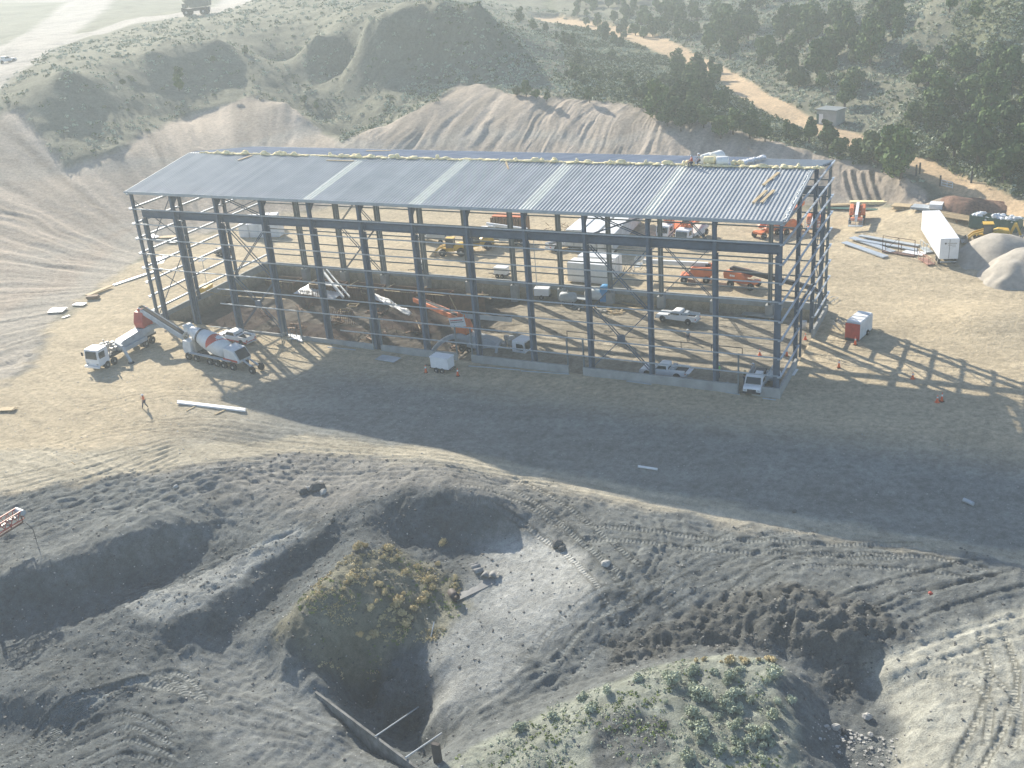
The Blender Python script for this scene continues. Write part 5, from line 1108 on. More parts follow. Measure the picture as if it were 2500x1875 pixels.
sheets((382,640), (5.5, 1.0), R(-55), M_WHITE, 'left of two long bright boards outside the left end', 1); sheets((398,635), (5.0, .8), R(-58), M_WHITE, 'right of two long bright boards outside the left end', 1)
pole((278,698), (395,658), .2, M_GALV, 'long pale girts laid on the ground outside the left end', 'girt_bundle', 'girts', 0, True, .6, .2); pole((214,727), (272,703), .2, M_WOOD, 'long timber planks on a bearer outside the left end', 'timber_stack', 'timber', .3, True, .9, .15)
sheets((228,730), (1.8, .9), R(30), M_FORM, 'brown block under the end of the timber planks', 4, thick=.12)
sheets((142,760), (2.4, 1.3), R(20), M_PLASTIC, 'pile of pale scrap sheets on the left bank', 3, spread=.4); sheets((160,775), (1.2, .5), R(80), M_PLASTIC, 'small white scrap piece right of the left bank pile', 1); sheets((195,745), (2.0, 1.1), R(10), M_PALE, 'pale frame lying on the left bank', 2)
sheets((14,1004), (1.8, 1.0), R(20), M_WOOD, 'little heap of timber at the left edge', 3, spread=.3)
# timber rack beside the skip, pallets
p = spot(2345,540); t = thing('timber_rack', 'long rack of pale timber and pipes leading to the green skip', 'timber rack', p, R(-28)); mb = MB()
for k in range(9): mb.bar((-4.5, -1+.24*k, .55+rng.uniform(0, .2)), (4.6, -1+.24*k, .55+rng.uniform(0, .2)), .18, .14)
mb.build('timber', M_WOOD, t)
for x in (-3, 0, 3): MB().box((x, 0, .25), (.2, 2.4, .5)).build('bearer', M_FORM, t)
sheets((2205,510), (3.0, 2.0), R(-8), M_WOOD, 'stack of timber pallets behind the yard, left of the container', 5, 'pallet_stack', 'pallets', .25, .13); sheets((2050,503), (3.6, 1.0), R(18), M_WOOD, 'loose timber lying by the bank behind the gable end', 3, spread=.4)
# red racks by the container
def rack(px, L2, h, rz, label, m=M_RUST):
    p = spot(*px); t = thing('steel_rack', label, 'rack', p, rz); mb = MB()
    for x in (-L2/2, 0, L2/2):
        mb.bar((x, -.5, 0), (x, -.5, h), .07).bar((x, .5, 0), (x, .5, h*.5), .07)
    mb.bar((-L2/2, -.5, h), (L2/2, -.5, h), .07).bar((-L2/2, .5, h*.5), (L2/2, .5, h*.5), .07).bar((-L2/2, -.5, 0), (0, -.5, h), .05); mb.build('frame', m, t)
    MB().box((0, 0, .12), (L2, 1.1, .14)).build('tray', m, t); return t
rack((2196,620), 5.0, 2.6, R(-18), 'reddish steel rack standing open beside the metal sheets'); rack((2262,640), 3.2, 1.2, R(-60), 'low reddish steel frames tangled beside the container', mat('faded_red_steel', (.38, .20, .15))); rack((2262,612), 2.6, 1.4, R(-65), 'pale stair like frame against the container side', M_PALE)
p = spot(1545,668); t = thing('scrap_pile', 'tangle of thin steel bars beside the white office units', 'scrap', p, .4); mb = MB()
for k in range(22): a = Vector((rng.uniform(-1.8, 1.8), rng.uniform(-1.2, 1.2), .1)); mb.bar(a, a+Vector((rng.uniform(-1.2, 1.2), rng.uniform(-1, 1), rng.uniform(.3, 2.0))), .06)
mb.build('bars', M_RIM, t)
p = spot(1370,560); t = thing('branch_pile', 'heap of bare sticks on the yard left of the long trailers', 'branches', p, 0); mb = MB()
for k in range(30): a = Vector((rng.uniform(-3, 3), rng.uniform(-1.6, 1.6), .05)); mb.bar(a, a+Vector((rng.uniform(-1.6, 1.6), rng.uniform(-1, 1), rng.uniform(.1, .9))), .06)
mb.build('sticks', M_FORM, t)
# forms and footings inside the dug out half
for k, (px, L2) in enumerate((((720,672), 5.5), ((830,686), 5.8), ((925,697), 5.5), ((1010,706), 5.0), ((1075,722), 5.0))):
    p = spot(px[0], px[1]+14); lab = ('brown form box against the far wall, leftmost of the row', 'brown form box, second of the row along the far wall', 'brown form box, third of the row along the far wall', 'brown form box, fourth of the row along the far wall', 'brown form box, rightmost of the row along the far wall')[k]
    t = thing('form_box', lab, 'formwork', (p.x, min(p.y+1.5, 24.3), -3.5), 0); mb = MB(); H = 2.1
    for s in (-1, 1): mb.box((0, s*1.3, H/2), (L2, .08, H)); mb.box((s*L2/2, 0, H/2), (.08, 2.6, H))
    for j in range(int(L2/.6)): mb.box((-L2/2+.3+j*.6, -1.4, H/2), (.1, .12, H))
    mb.build('form_panel', M_FORM, t); tm = MB().bar((-L2/2, -1.36, H+.05), (L2/2, -1.36, H+.05), .16, .09).bar((-L2/2, -1.3, H+.14), (-L2/2+.2, 1.6, H+.2), .12, .08); tm.build('top_timber', M_WOOD, t)
    if k < 3: MB().bar((rng.uniform(-1, 1), -1.5, H*.5), (rng.uniform(-1, 1), -1.5, H*.9), .1).box((.3, -1.5, H*.7), (.8, .06, .1)).build('brace', M_WOOD, t)
t = thing('form_box', 'tall brown form wall standing in the middle of the dig near the orange turret', 'formwork', spot(1145,770), R(20)); MB().box((0, 0, 1.6), (5.0, .12, 3.4)).box((2.0, 1.2, 1.4), (.12, 2.4, 2.8)).build('form_panel', M_FORM, t); MB().bar((-2.6, -.1, 3.3), (-1.2, -2.2, 1.2), .14, .08).bar((0, -.2, 3.35), (3.2, -.3, 3.2), .2, .1).build('top_timber', M_WOOD, t)
for a, b, lab in (((1112,752), (1180,762), 'bright plank spanning the dig right of the sign panel'), ((1165,738), (1200,752), 'thin plank leaning at the edge of the earth ramp'), ((508,733), (548,742), 'pale plank across the dig at the left'), ((548,742), (700,752), 'long thin rail across the left of the dig')): pole(a, b, .1, M_WOOD, lab, 'plank', 'plank', 1.4, True, .3, .1)
for px, lab in (((862,752), 'upper one of two small timber frames lying on the rebar'), ((842,765), 'lower one of two small timber frames lying on the rebar')):
    p = spot(*px); t = thing('timber_tray', lab, 'frame', p+Vector((0, 0, .35)), R(10)); mb = MB()
    for s in (-1, 1): mb.box((0, s*.6, .1), (1.7, .12, .18)); mb.box((s*.8, 0, .1), (.12, 1.2, .18))
    mb.build('rails', M_WOOD, t)
def rebar(x0, x1, y0, y1, z, label, sp=.38):
    t = thing('rebar_mat', label, 'rebar', ((x0+x1)/2, (y0+y1)/2, z)); mb = MB(); hx, hy = (x1-x0)/2, (y1-y0)/2
    for i in range(int(2*hx/sp)+1): mb.bar((-hx+i*sp, -hy, .0), (-hx+i*sp, hy, .0), .045)
    for i in range(int(2*hy/sp)+1): mb.bar((-hx, -hy+i*sp, .05), (hx, -hy+i*sp, .05), .045)
    mb.build('bars', M_RUST, t); mb = MB()
    for i in range(int(hx*1.2)):
        for j in range(int(hy*1.2)): mb.box((-hx+i*1.6, -hy+j*1.6, -.25), (.08, .08, .5))
    mb.build('chairs', M_DARK, t); return t
rebar(6, 14, 3, 12, -1.9, 'grid of rusty bars in the left corner of the dig', .42); rebar(15, 29, 3, 11, -2.9, 'broad grid of rusty bars just inside the near wall, left', .42); rebar(29, 40, 12, 20, -2.9, 'grid of rusty bars in the middle of the dig', .42)
for x, y, n, lab in ((14, 19, 16, 'upright starter bars in front of the white sheeting'), (20, 22, 14, 'upright starter bars right of the white sheeting'), (32, 22, 14, 'upright starter bars in the middle of the far wall'), (24, 13, 12, 'upright starter bars at the centre of the dig')):
    t = thing('starter_bars', lab, 'rebar', (x, y, -3.3)); mb = MB()
    for k in range(n): mb.bar((-2+4*k/n, 0, 0), (-2+4*k/n+rng.uniform(-.1, .1), rng.uniform(-.1, .1), 2.4), .05).bar((-2+4*k/n, .5, 0), (-2+4*k/n, .5, 2.2), .05)
    for z in (.8, 1.5): mb.bar((-2, 0, z), (2, 0, z), .05)
    mb.build('bars', M_RUST, t)
def cloth(pts, m, label, name='plastic_sheet', amp=.25, res=26, drop=0.0):
    """crumpled sheet between four corners"""
    a, b, c, d = [Vector(p) for p in pts]; vs = []; fs = []
    for j in range(res+1):
        for i in range(res+1):
            u, v = i/res, j/res; p = a.lerp(b, u).lerp(d.lerp(c, u), v); n = fbm(np.array([u*6+a.x]), np.array([v*6+a.y]), 3, 91)[0]
            vs.append((p.x, p.y, p.z+(n-.5)*amp*2-drop*math.sin(math.pi*u)))
    for j in range(res):
        for i in range(res): k = j*(res+1)+i; fs.append((k, k+1, k+res+2, k+res+1))
    o = MB().add(vs, fs).build(name, m, None, True); s = o.modifiers.new('thick', 'SOLIDIFY'); s.thickness = .03; return tag(o, label, 'sheeting')
cloth([(9.5, 20.8, -2.3), (17.5, 20.4, -2.5), (18.5, 25.6, -1.9), (10.5, 25.8, -1.6)], M_PLASTIC, 'bright white sheeting over the blocks at the left end of the far wall', amp=.18)
cloth([(23.5, 21.4, -1.9), (33, 16.9, -2.5), (33.3, 17.6, -2.4), (23.8, 22.4, -1.7)], M_PLASTIC, 'long crumpled white sheeting draped down the middle of the dig', amp=.5)
t = thing('steel_beam', 'pair of white steel channels leaning over the sheeting in the dig', 'beam', (0, 0, 0)); MB().bar((12.6, 25.0, .4), (20.2, 19.2, -1.6), .35, .3).bar((13.2, 25.4, .4), (21.0, 19.7, -1.6), .2, .25).build('channels', M_WHITE2, t)
for k in range(4):
    p = Vector((57+k*2.1, 24.2-k*.2, hgt(57+k*2.1, 24.2))); t = thing('rubble_heap', ('leftmost', 'second', 'third', 'rightmost')[k]+' low heap of broken boards at the head of the earth ramp', 'rubble', p); mb = MB()
    for j in range(14): mb.box((rng.uniform(-.9, .9), rng.uniform(-.7, .7), rng.uniform(.05, .35)), (rng.uniform(.3, 1.0), rng.uniform(.1, .3), .06), rz=rng.uniform(0, 3), ry=rng.uniform(-.3, .3))
    mb.build('boards', M_WOOD if k % 2 else M_STONE, t)
for k, px in enumerate(((1560,745), (1530,752), (1500,756))):
    t = thing('board_pile', ('scattered tan boards left of the pickup by the far wall', 'loose boards in the middle of the litter by the far wall', 'small reddish boards right of the blue toilet')[k], 'boards', spot(*px), 0); mb = MB()
    for j in range(12-3*k): mb.box((rng.uniform(-2, 2), rng.uniform(-.8, .8), .06+j*.03), (rng.uniform(1, 2.6), rng.uniform(.15, .4), .05), rz=rng.uniform(-.5, .5))
    mb.build('boards', M_WOOD, t)
t = thing('guard_rail', 'dark pipe rail running along the edge of the shadow inside the frame', 'rail', (0, 0, 0)); mb = MB()
a, b = spot(1385,826), spot(1812,868)
for k in range(7): q = a.lerp(b, k/6); mb.bar(q-Vector((0, 0, .2)), q+Vector((0, 0, 1.0)), .08)
mb.bar(a+Vector((0, 0, 1.0)), b+Vector((0, 0, 1.0)), .08); mb.build('rail', M_DARK, t)
for px, lab, m in (((1757,944), 'left white bucket behind the near wall', M_WHITE), ((1776,944), 'right white bucket behind the near wall', M_WHITE), ((1963,802), 'white barrel in the gable doorway', M_WHITE), ((1912,760), 'dark drum inside the far right corner', M_DARK), ((1905,765), 'grey drum inside the far right corner', M_PALE)):
    t = thing('bucket' if 'bucket' in lab else 'barrel', lab, 'bucket' if 'bucket' in lab else 'barrel', spot(*px)); h = .5 if 'bucket' in lab else 1.0; MB().lathe([(0, h*.28), (h*.98, h*.33), (h, h*.31)], n=16).build('shell', m, t, True); MB().lathe([(h, h*.34), (h+.04, h*.34)], n=16).build('lid', M_PALE, t)
t = thing('scaffold_tower', 'thin scaffold poles standing at the gap in the near wall, left', 'scaffold', spot(690,842)); mb = MB()
for x in (0, 1.6):
    for y in (0, 1.3): mb.tube((x, y, 0), (x, y, 2.6), .035, n=6)
for z in (.9, 1.8): mb.bar((0, 0, z), (1.6, 0, z), .05).bar((0, 1.3, z), (1.6, 1.3, z), .05)
mb.build('poles', M_STEEL2, t)
cloth([spot(700,828)+Vector((0, 0, .2)), spot(740,838)+Vector((0, 0, .3)), spot(735,828)+Vector((0, 0, .5)), spot(705,820)+Vector((0, 0, .5))], M_PLASTIC, 'small crumpled white sheet in the wall gap on the left', amp=.2, res=14)
# gravel heaps beside the container
def heap(px, r, h, label, seed, m=M_GRAVEL, sx=1.0):
    p = spot(*px); n = 56; vs = []; fs = []
    for j in range(n):
        for i in range(n):
            u, v = (i/(n-1)*2-1)*1.15, (j/(n-1)*2-1)*1.15; x, y = u*r*sx, v*r
            d = math.hypot(u, v)+.16*(float(fbm(np.array([u*2.2+seed]), np.array([v*2.2]), 2, seed)[0])-.5)*2; ax = math.atan2(v, u)
            z = h*max(0, 1-abs(d))*1.05; z = h*(1-math.exp(-z/h*1.25))/.70; z += .10*float(fbm(np.array([x*.9]), np.array([y*.9]), 3, seed+2)[0])*(z > .05)
            wx, wy = p.x+x, p.y+y; vs.append((wx, wy, hgt(wx, wy)+z-.06))
    fs = [(j*n+i, j*n+i+1, (j+1)*n+i+1, (j+1)*n+i) for j in range(n-1) for i in range(n-1)]
    return tag(MB().add(vs, fs).build('gravel_heap', m, None, True), label, 'gravel heap')
heap((2440,628), 6.2, 3.4, 'farther gravel heap, pale and conical, just right of the container', 5); heap((2500,672), 6.2, 3.8, 'nearer gravel heap cut by the right edge of the picture', 9)
heap((2370,512), 4.0, 1.6, 'reddish heap of torn up roots and clods by the road bank', 15, mat('root_heap', (.23, .13, .09), .95, 0, .25, 2, bump=1), 1.3)
# shed, gate and posts up by the road
p = spot(2028,300); t = thing('shed', 'small flat roofed block hut with a white door among the sagebrush', 'shed', p, R(-20)); smooth_mod(MB().box((0, 0, 1.3), (4.4, 3.6, 3.0)).build('wall', M_CONC, t), .03)
MB().box((0, 0, 2.9), (4.9, 4.1, .2)).build('roof', M_STEEL2, t); MB().box((-1.2, -1.82, 1.05), (.9, .06, 2.0)).build('door', M_WHITE, t); MB().box((-1.95, -1.82, 1.05), (.5, .05, 1.9)).build('door', M_GREENP, t)
A, B = spot(2298,456), spot(2322,468); t = thing('gate', 'small white bar gate at the lower edge of the dirt road', 'gate', A, rotz_of(A, B)); L2 = max(2.4, (B-A).length); mb = MB()
for z in (.3, .75, 1.2): mb.bar((0, 0, z), (L2, 0, z), .09)
for x in (0, L2/2, L2): mb.bar((x, 0, .2), (x, 0, 1.25), .08)
mb.build('bars', M_WHITE, t); MB().tube((-.3, 0, -.2), (-.3, 0, 1.9), .16).build('gate_post', M_DARK, t)
for px, lab in (((2236,430), 'thick dark post at the road edge beside the last juniper'), ((2371,446), 'dark post on the far side of the dirt road'), ((2245,425), 'shorter post right of the thick dark post')):
    p = spot(*px); tag(MB().tube(p-Vector((0, 0, .2)), p+Vector((0, 0, 2.0)), .17, .15).build('post', M_DARK), lab, 'post')
# ---- foreground: concrete edge, pipes, rolled belt, boulders
A, B = spot(770,1690), spot(1030,1885); A.z += .25; B.z += .25; d = (B-A).normalized(); t = thing('retaining_wall', 'thin concrete retaining wall edging the dark pit at the bottom', 'wall', (0, 0, 0))
MB().bar(A-Vector((0, 0, 2.2)), B+d*3-Vector((0, 0, 2.2)), .2, 4.1).build('wall', mat('dirty_concrete', (.22, .22, .21), .95, 0, .25, 1.2, bump=.6), t)
def px_bar(a, za, b, zb, r, m, label, name, cat):
    tag(MB().tube(Vector(at(*a, za)), Vector(at(*b, zb)), r, n=8).build(name, m), label, cat)
wz = A.z; px_bar((916,1798), wz+.0, (1022,1726), hgt(*spot(1022,1730)[:2])+.3, .06, M_PALE, 'upper pale pipe spanning the dark pit from the wall', 'strut_pipe', 'pipe'); px_bar((990,1850), wz-.1, (1078,1790), hgt(*spot(1080,1795)[:2])+.35, .07, M_PALE, 'lower pale pipe spanning the pit to the dark post', 'strut_pipe', 'pipe')
p = spot(1070,1860); q = Vector(at(1058,1800, p.z+1.6)); t = tag(MB().bar(p-Vector((0, 0, .5)), Vector((p.x-.1, p.y+.1, p.z+1.6)), .62, .3).build('timber_post', mat('dark_timber', (.085, .075, .07), .9)), 'thick dark timber post at the lower end of the pit', 'post')
P = spot(1110,1462); Q = spot(1185,1425); t = thing('steel_roll', 'rusty steel sheet rolled into a tube at one end, its flat strip stretching behind', 'steel roll', P, rotz_of(P, Q)); Ls = (Q-P).length*1.25
mb = MB(); n = 30; vs = []; fs = []
for k in range(n+1): a = -math.pi/2-2*math.pi*1.2*k/n; r = .42-.008*k; vs += [(r*math.cos(a), -.62, .44+r*math.sin(a)), (r*math.cos(a), .62, .44+r*math.sin(a))]
fs = [(2*k, 2*k+1, 2*k+3, 2*k+2) for k in range(n)]; o = MB().add(vs, fs).build('rolled_tube', mat('dark_rolled_steel', (.085, .07, .068), .7), t, True); o.modifiers.new('s', 'SOLIDIFY').thickness = .03
dzq = Q.z-P.z; o = MB().add([(0, -.55, .05), (Ls, -.5, .05+dzq), (Ls, .5, .12+dzq), (0, .55, .05), (0, -.55, .1), (Ls, -.5, .10+dzq), (Ls, .5, .17+dzq), (0, .55, .1)], [(0, 3, 2, 1), (4, 5, 6, 7), (0, 1, 5, 4), (2, 3, 7, 6), (0, 4, 7, 3), (1, 2, 6, 5)]).build('flat_strip', mat('grey_strip', (.25, .25, .245), .8), t)
for px, rz, lab in (((1195,1408), .3, 'crumpled grey strip at the far end of the rusty roll'), ((1165,1392), 2.4, 'short curled grey strip left of the crumpled one')):
    p = spot(*px); t = thing('scrap_strip', lab, 'scrap', p, rz); vs = []; fs = []
    for k in range(14): x = (k/13-.5)*1.6; z = .12+.30*abs(math.sin(k*.55)); vs += [(x, -.4, z), (x+.12, .45, z*.8)]
    o = MB().add(vs, [(2*k, 2*k+1, 2*k+3, 2*k+2) for k in range(13)]).build('strip', mat('grey_strip', (.25, .25, .245), .8), t, True); o.modifiers.new('s', 'SOLIDIFY').thickness = .04
px_bar((1052,1555), hgt(*spot(1052,1555)[:2])+.05, (1060,1518), hgt(*spot(1060,1518)[:2])+.3, .05, M_PALE, 'thin pale pole lying on the mound side above the pit', 'pole', 'pole')
def boulder(px, s, m, label, sq=.7):
    p = spot(*px); r_ = random.Random(int(px[0]*7+px[1])); mb = MB().ball((0, 0, s*.3), (s, s*r_.uniform(.7, 1), s*sq), 9, 6, .16, r_); o = mb.build('boulder', m); o.location = p; o.rotation_euler = (0, 0, r_.uniform(0, 6)); return tag(o, label, 'boulder')
boulder((1479,1380), .50, M_STONE, 'white angular boulder among the crawler tracks'); boulder((1362,1332), .62, M_STONED, 'round grey boulder at the top of the pale pit floor'); boulder((1372,1342), .4, M_STONED, 'smaller grey boulder tucked against the round one')
boulder((775,1195), .85, M_STONED, 'biggest grey block of the boulder pile on the flat, left of the spoil peak'); boulder((790,1204), .45, M_STONE, 'pale block right in the boulder pile on the flat'); boulder((742,1203), .6, M_STONED, 'low dark block on the left of the boulder pile'); boulder((752,1196), .4, M_STONE, 'small pale block between the two dark ones of the boulder pile'); boulder((783,1182), .35, M_STONE, 'little white topped block on the boulder pile')
boulder((812,1272), .35, M_STONED, 'dark lone rock on the edge above the vegetated mound'); boulder((2117,1752), .38, M_STONE, 'pale upright boulder at the foot of the dark gully bank'); boulder((2040,1778), .38, M_STONE, 'pale flat boulder in the gully stones, left'); boulder((2060,1787), .3, M_STONED, 'grey boulder in the gully stones, right of the flat one'); boulder((2125,1795), .25, M_STONE, 'small pale boulder below the upright one')
boulder((2272,1450), .2, M_RED, 'small red lump lying in the furrows on the right')
boulder((430,1190), .3, M_STONE, 'pale stone on the light bank at the left'); boulder((1940,1250), .25, M_STONED, 'lone dark stone near the haul track')

# more litter and steel in the dig
for k in range(9):
    x, y = (9+k*4.6, 13.5+5*math.sin(k*2.1)); labs = ('leftmost','second','third','fourth','fifth','sixth','seventh','eighth','rightmost')
    t = thing('form_bundle', labs[k]+' of the heaps of forms and bars strewn along the dig floor', 'boards', (x, y, hgt(x, y)), rng.uniform(0, 3)); mb = MB()
    for j in range(10): mb.box((rng.uniform(-1.4, 1.4), rng.uniform(-1, 1), rng.uniform(.08, .7)), (rng.uniform(.5, 2.2), rng.uniform(.1, .5), rng.uniform(.06, .3)), rz=rng.uniform(0, 3), ry=rng.uniform(-.25, .25))
    mb.build('boards', M_FORM, t); mb = MB()
    for j in range(9): a = Vector((rng.uniform(-1.4, 1.4), rng.uniform(-1, 1), .1)); mb.bar(a, a+Vector((rng.uniform(-.8, .8), rng.uniform(-.6, .6), rng.uniform(.3, 1.6))), .07)
    mb.build('bars', M_RUST, t)
    if k % 3 == 0: MB().bar((-1.5, -.4, .8), (1.6, .5, .9), .16, .08).build('plank', M_WOOD, t)
# ------------------------------------------------------------------ plants
def leaf_mat(name, c0, c1, rough=.8):
    m = bpy.data.materials.new(name); m.use_nodes = True; nt = m.node_tree; N = nt.nodes; L = nt.links; b = N['Principled BSDF']; b.inputs['Roughness'].default_value = rough; b.inputs['Specular IOR Level'].default_value = .2
    tc = N.new('ShaderNodeTexCoord'); n = N.new('ShaderNodeTexNoise'); n.inputs['Scale'].default_value = 1.1; n.inputs['Detail'].default_value = 3; L.new(tc.outputs['Object'], n.inputs['Vector'])
    oi = N.new('ShaderNodeObjectInfo'); a = N.new('ShaderNodeMath'); a.operation = 'MULTIPLY_ADD'; a.inputs[1].default_value = .35; L.new(oi.outputs['Random'], a.inputs[0]); L.new(n.outputs[0], a.inputs[2])
    cr = N.new('ShaderNodeValToRGB'); cr.color_ramp.elements[0].position = .40; cr.color_ramp.elements[0].color = (*c0, 1); cr.color_ramp.elements[1].position = .95; cr.color_ramp.elements[1].color = (*c1, 1)
    L.new(a.outputs[0], cr.inputs[0]); L.new(cr.outputs[0], b.inputs['Base Color']); return m
M_JUN = leaf_mat('juniper_foliage', (.030, .068, .020), (.12, .18, .05)); M_OLV = leaf_mat('olive_foliage', (.055, .085, .03), (.15, .19, .075))
M_SAGE = leaf_mat('sage_foliage', (.27, .31, .22), (.48, .52, .40)); M_DRY = leaf_mat('dry_bush', (.42, .33, .17), (.70, .60, .36)); M_GREEN = leaf_mat('fresh_green', (.12, .17, .04), (.28, .33, .11)); M_BARK = mat('bark', (.12, .09, .065), .95, 0, .2, 4)
def quads(cen, nor, size, aspect=.6):
    """numpy cloud of leaf quads -> co, faces"""
    n = len(cen); t = nrng.normal(size=(n, 3)); u = np.cross(nor, t); u /= np.linalg.norm(u, axis=1)[:, None]+1e-9; v = np.cross(nor, u); v /= np.linalg.norm(v, axis=1)[:, None]+1e-9
    s = size[:, None]; co = np.stack([cen-u*s-v*s*aspect, cen+u*s-v*s*aspect*.6, cen+u*s*.8+v*s*aspect, cen-u*s*.7+v*s*aspect], 1).reshape(-1, 3); return co
def np_mesh(name, co, m, parent=None):
    me = bpy.data.meshes.new(name); n = len(co); me.vertices.add(n); me.vertices.foreach_set('co', co.astype(np.float32).ravel()); me.loops.add(n); me.loops.foreach_set('vertex_index', np.arange(n, dtype=np.int32))
    me.polygons.add(n//4); me.polygons.foreach_set('loop_start', np.arange(0, n, 4, dtype=np.int32)); me.polygons.foreach_set('loop_total', np.full(n//4, 4, np.int32)); me.update(calc_edges=True); me.materials.append(m)
    o = bpy.data.objects.new(name, me); C.objects.link(o)
    if parent: o.parent = parent
    return o
def crown_pts(lumps, n, shell=.55):
    c = np.array([l[:3] for l in lumps]); r = np.array([l[3:6] for l in lumps]); vol = r.prod(1)**.7; k = nrng.choice(len(lumps), n, p=vol/vol.sum())
    d = nrng.normal(size=(n, 3)); d /= np.linalg.norm(d, axis=1)[:, None]; rad = shell+(1-shell)*nrng.rand(n)**.7; return c[k]+d*rad[:, None]*r[k], d
def tree_proto(name, h, w, m, n=1500, seed=1, spire=False, leaf=.20):
    rr = random.Random(seed); t = thing(name, 'x', 'tree'); lumps = []
    for k in range(rr.randint(9, 13)):
        f = rr.uniform(.12, 1); a = rr.uniform(0, 6.28); rad = w*.5*(1-.55*f if not spire else 1-.85*f)*rr.uniform(.35, .95); s = rr.uniform(.17, .28)*w*(1-.35*f)
        lumps.append((rad*math.cos(a), rad*math.sin(a), h*(.14+.72*f), s, s*rr.uniform(.8, 1.2), s*rr.uniform(.8, 1.25)))
    lumps.append((0, 0, h*.45, w*.24, w*.24, h*.3)); p, d = crown_pts(lumps, n); ok = p[:, 2] > .25; p, d = p[ok], d[ok]; sz = leaf*(.6+.8*nrng.rand(len(p)))
    nor = d+nrng.normal(size=d.shape)*.55; np_mesh('crown', quads(p, nor, sz, .7), m, t)
    mb = MB().tube((0, 0, -.3), (rr.uniform(-.1, .1), 0, h*.42), .16*w/4+.06, .08, 8)
    for k in range(6): q = rr.choice(lumps); mb.tube((0, 0, h*rr.uniform(.12, .35)), (q[0]*.9, q[1]*.9, q[2]), .06, .02, 6)
    mb.build('trunk', M_BARK, t); return t
JUN = [tree_proto('juniper_tree', h, w, m, 1700, s, sp) for h, w, m, s, sp in ((5.2, 4.6, M_JUN, 1, False), (6.0, 4.2, M_JUN, 2, False), (4.4, 5.0, M_JUN, 3, False), (5.6, 3.4, M_JUN, 4, True), (3.6, 3.8, M_OLV, 5, False), (6.4, 5.4, M_JUN, 6, False))]
used = set(); placed = []
def put_tree(p, s, label, group):
    if any((p.x-q[0])**2+(p.y-q[1])**2 < (q[2]+s*.95)**2 for q in placed): return False
    placed.append((p.x, p.y, s*1.0)); k = rng.choice([0, 1, 2, 3, 5, 0, 5, 4]); pr = JUN[k]; loc = (p.x, p.y, p.z-.1)
    if k not in used:
        used.add(k); pr.location = loc; pr.rotation_euler = (0, 0, rng.uniform(0, 6.28)); pr.scale = (s, s, s*rng.uniform(.9, 1.1)); pr['label'] = label; pr['group'] = group
    else: copy_tree(pr, loc, rng.uniform(0, 6.28), label, group, (s, s*rng.uniform(.9, 1.1), s*rng.uniform(.85, 1.15)))
    return True
def in_view(p, m=30):
    d = np.array(p)-CAM; z = d@CF; u = 1250+FOC*2500*(d@CR)/z; v = 937.5-FOC*2500*(d@CU)/z; return -m < u < 2500+m and -m < v < 1875+m, u, v
def grid_at(A, x, y): i = int(np.clip(np.searchsorted(GX, x), 0, len(GX)-1)); j = int(np.clip(np.searchsorted(GY, y), 0, len(GY)-1)); return A[j, i]
G1 = 'junipers on the bank between the cut slope and the dirt road'; L1 = 'juniper on the bank between the cut slope and the dirt road'
for px, s in (((1760,338), .9), ((1790,328), 1.0), ((1830,338), .95), ((1868,345), .7), ((1940,350), .9), ((1975,352), 1.1), ((2020,368), 1.4), ((2052,380), .9), ((2110,392), .6), ((2135,398), 1.7), ((2175,418), 1.5), ((2200,436), 1.4), ((2090,384), .7), ((1920,340), .6), ((2220,438), .5)): put_tree(spot(*px), s, L1, G1)
G2 = 'trees in the dense clump left of the dirt road'; L2_ = 'tree in the dense clump left of the dirt road'
for k in range(46):
    if put_tree(spot(rng.uniform(1600, 1765), rng.uniform(165, 325)), rng.uniform(.7, 1.15), L2_, G2): pass
G3 = 'small junipers dotting the sagebrush valley'; L3 = 'small juniper dotting the sagebrush valley above the cut slope'
for px in ((1262,232), (1285,236), (1310,240), (1335,246), (1385,190), (1405,195), (1425,205), (1465,195), (1490,180), (1510,195), (1535,215), (1380,110), (1400,118), (1360,95), (1335,80), (1300,72), (1480,100), (1500,108), (1515,112), (1430,62), (1460,40), (1550,240), (1575,250), (1600,262), (1440,250), (1270,55), (1410,160), (1495,150)): put_tree(spot(*px), rng.uniform(.45, .85), L3, G3)
G4 = 'trees of the wood above the far end of the road'; L4 = 'tree of the wood above the far end of the road, top middle'
for k in range(90):
    put_tree(spot(rng.uniform(1400, 1700), rng.uniform(-25, 95)), rng.uniform(.6, 1.1), L4, G4)
G5 = 'junipers of the wooded slope right of the dirt road'; L5 = 'juniper of the wooded slope right of the dirt road'
clear = [((1890, 225), (2110, 320)), ((2110, 195), (2225, 345)), ((1760, 170), (1900, 260)), ((2180, 345), (2290, 400)), ((2225, 50), (2300, 120)), ((2300, 100), (2390, 150))]
for k in range(6000):
    u, v = rng.uniform(1700, 2640), rng.uniform(-30, 470)
    if v > 135+(u-1700)*.46: continue
    if any(a[0] < u < b[0] and a[1] < v < b[1] for a, b in clear) and rng.random() < .93: continue
    p = spot(u, v)
    if grid_at(M_road, p.x, p.y) > .15: continue
    if vnoise(np.array([p.x*.07]), np.array([p.y*.07]), 8)[0] < .24: continue
    if len(placed) > 296: break
    put_tree(p, rng.choice((.6, .9, 1.2, 1.45, 1.7, 1.5)), L5, G5)
put_tree(spot(2062,262), 1.2, 'full juniper standing right behind the small block hut', None); put_tree(spot(2250,300), .8, L5, G5)
for px in ((439,195), (437,220), (744,250), (773,268), (300,205), (520,150), (600,130), (700,200), (350,160), (400,140)): put_tree(spot(*px), rng.uniform(.35, .6), 'stunted bush on the shaded face of the left hill', 'stunted bushes on the left hill')
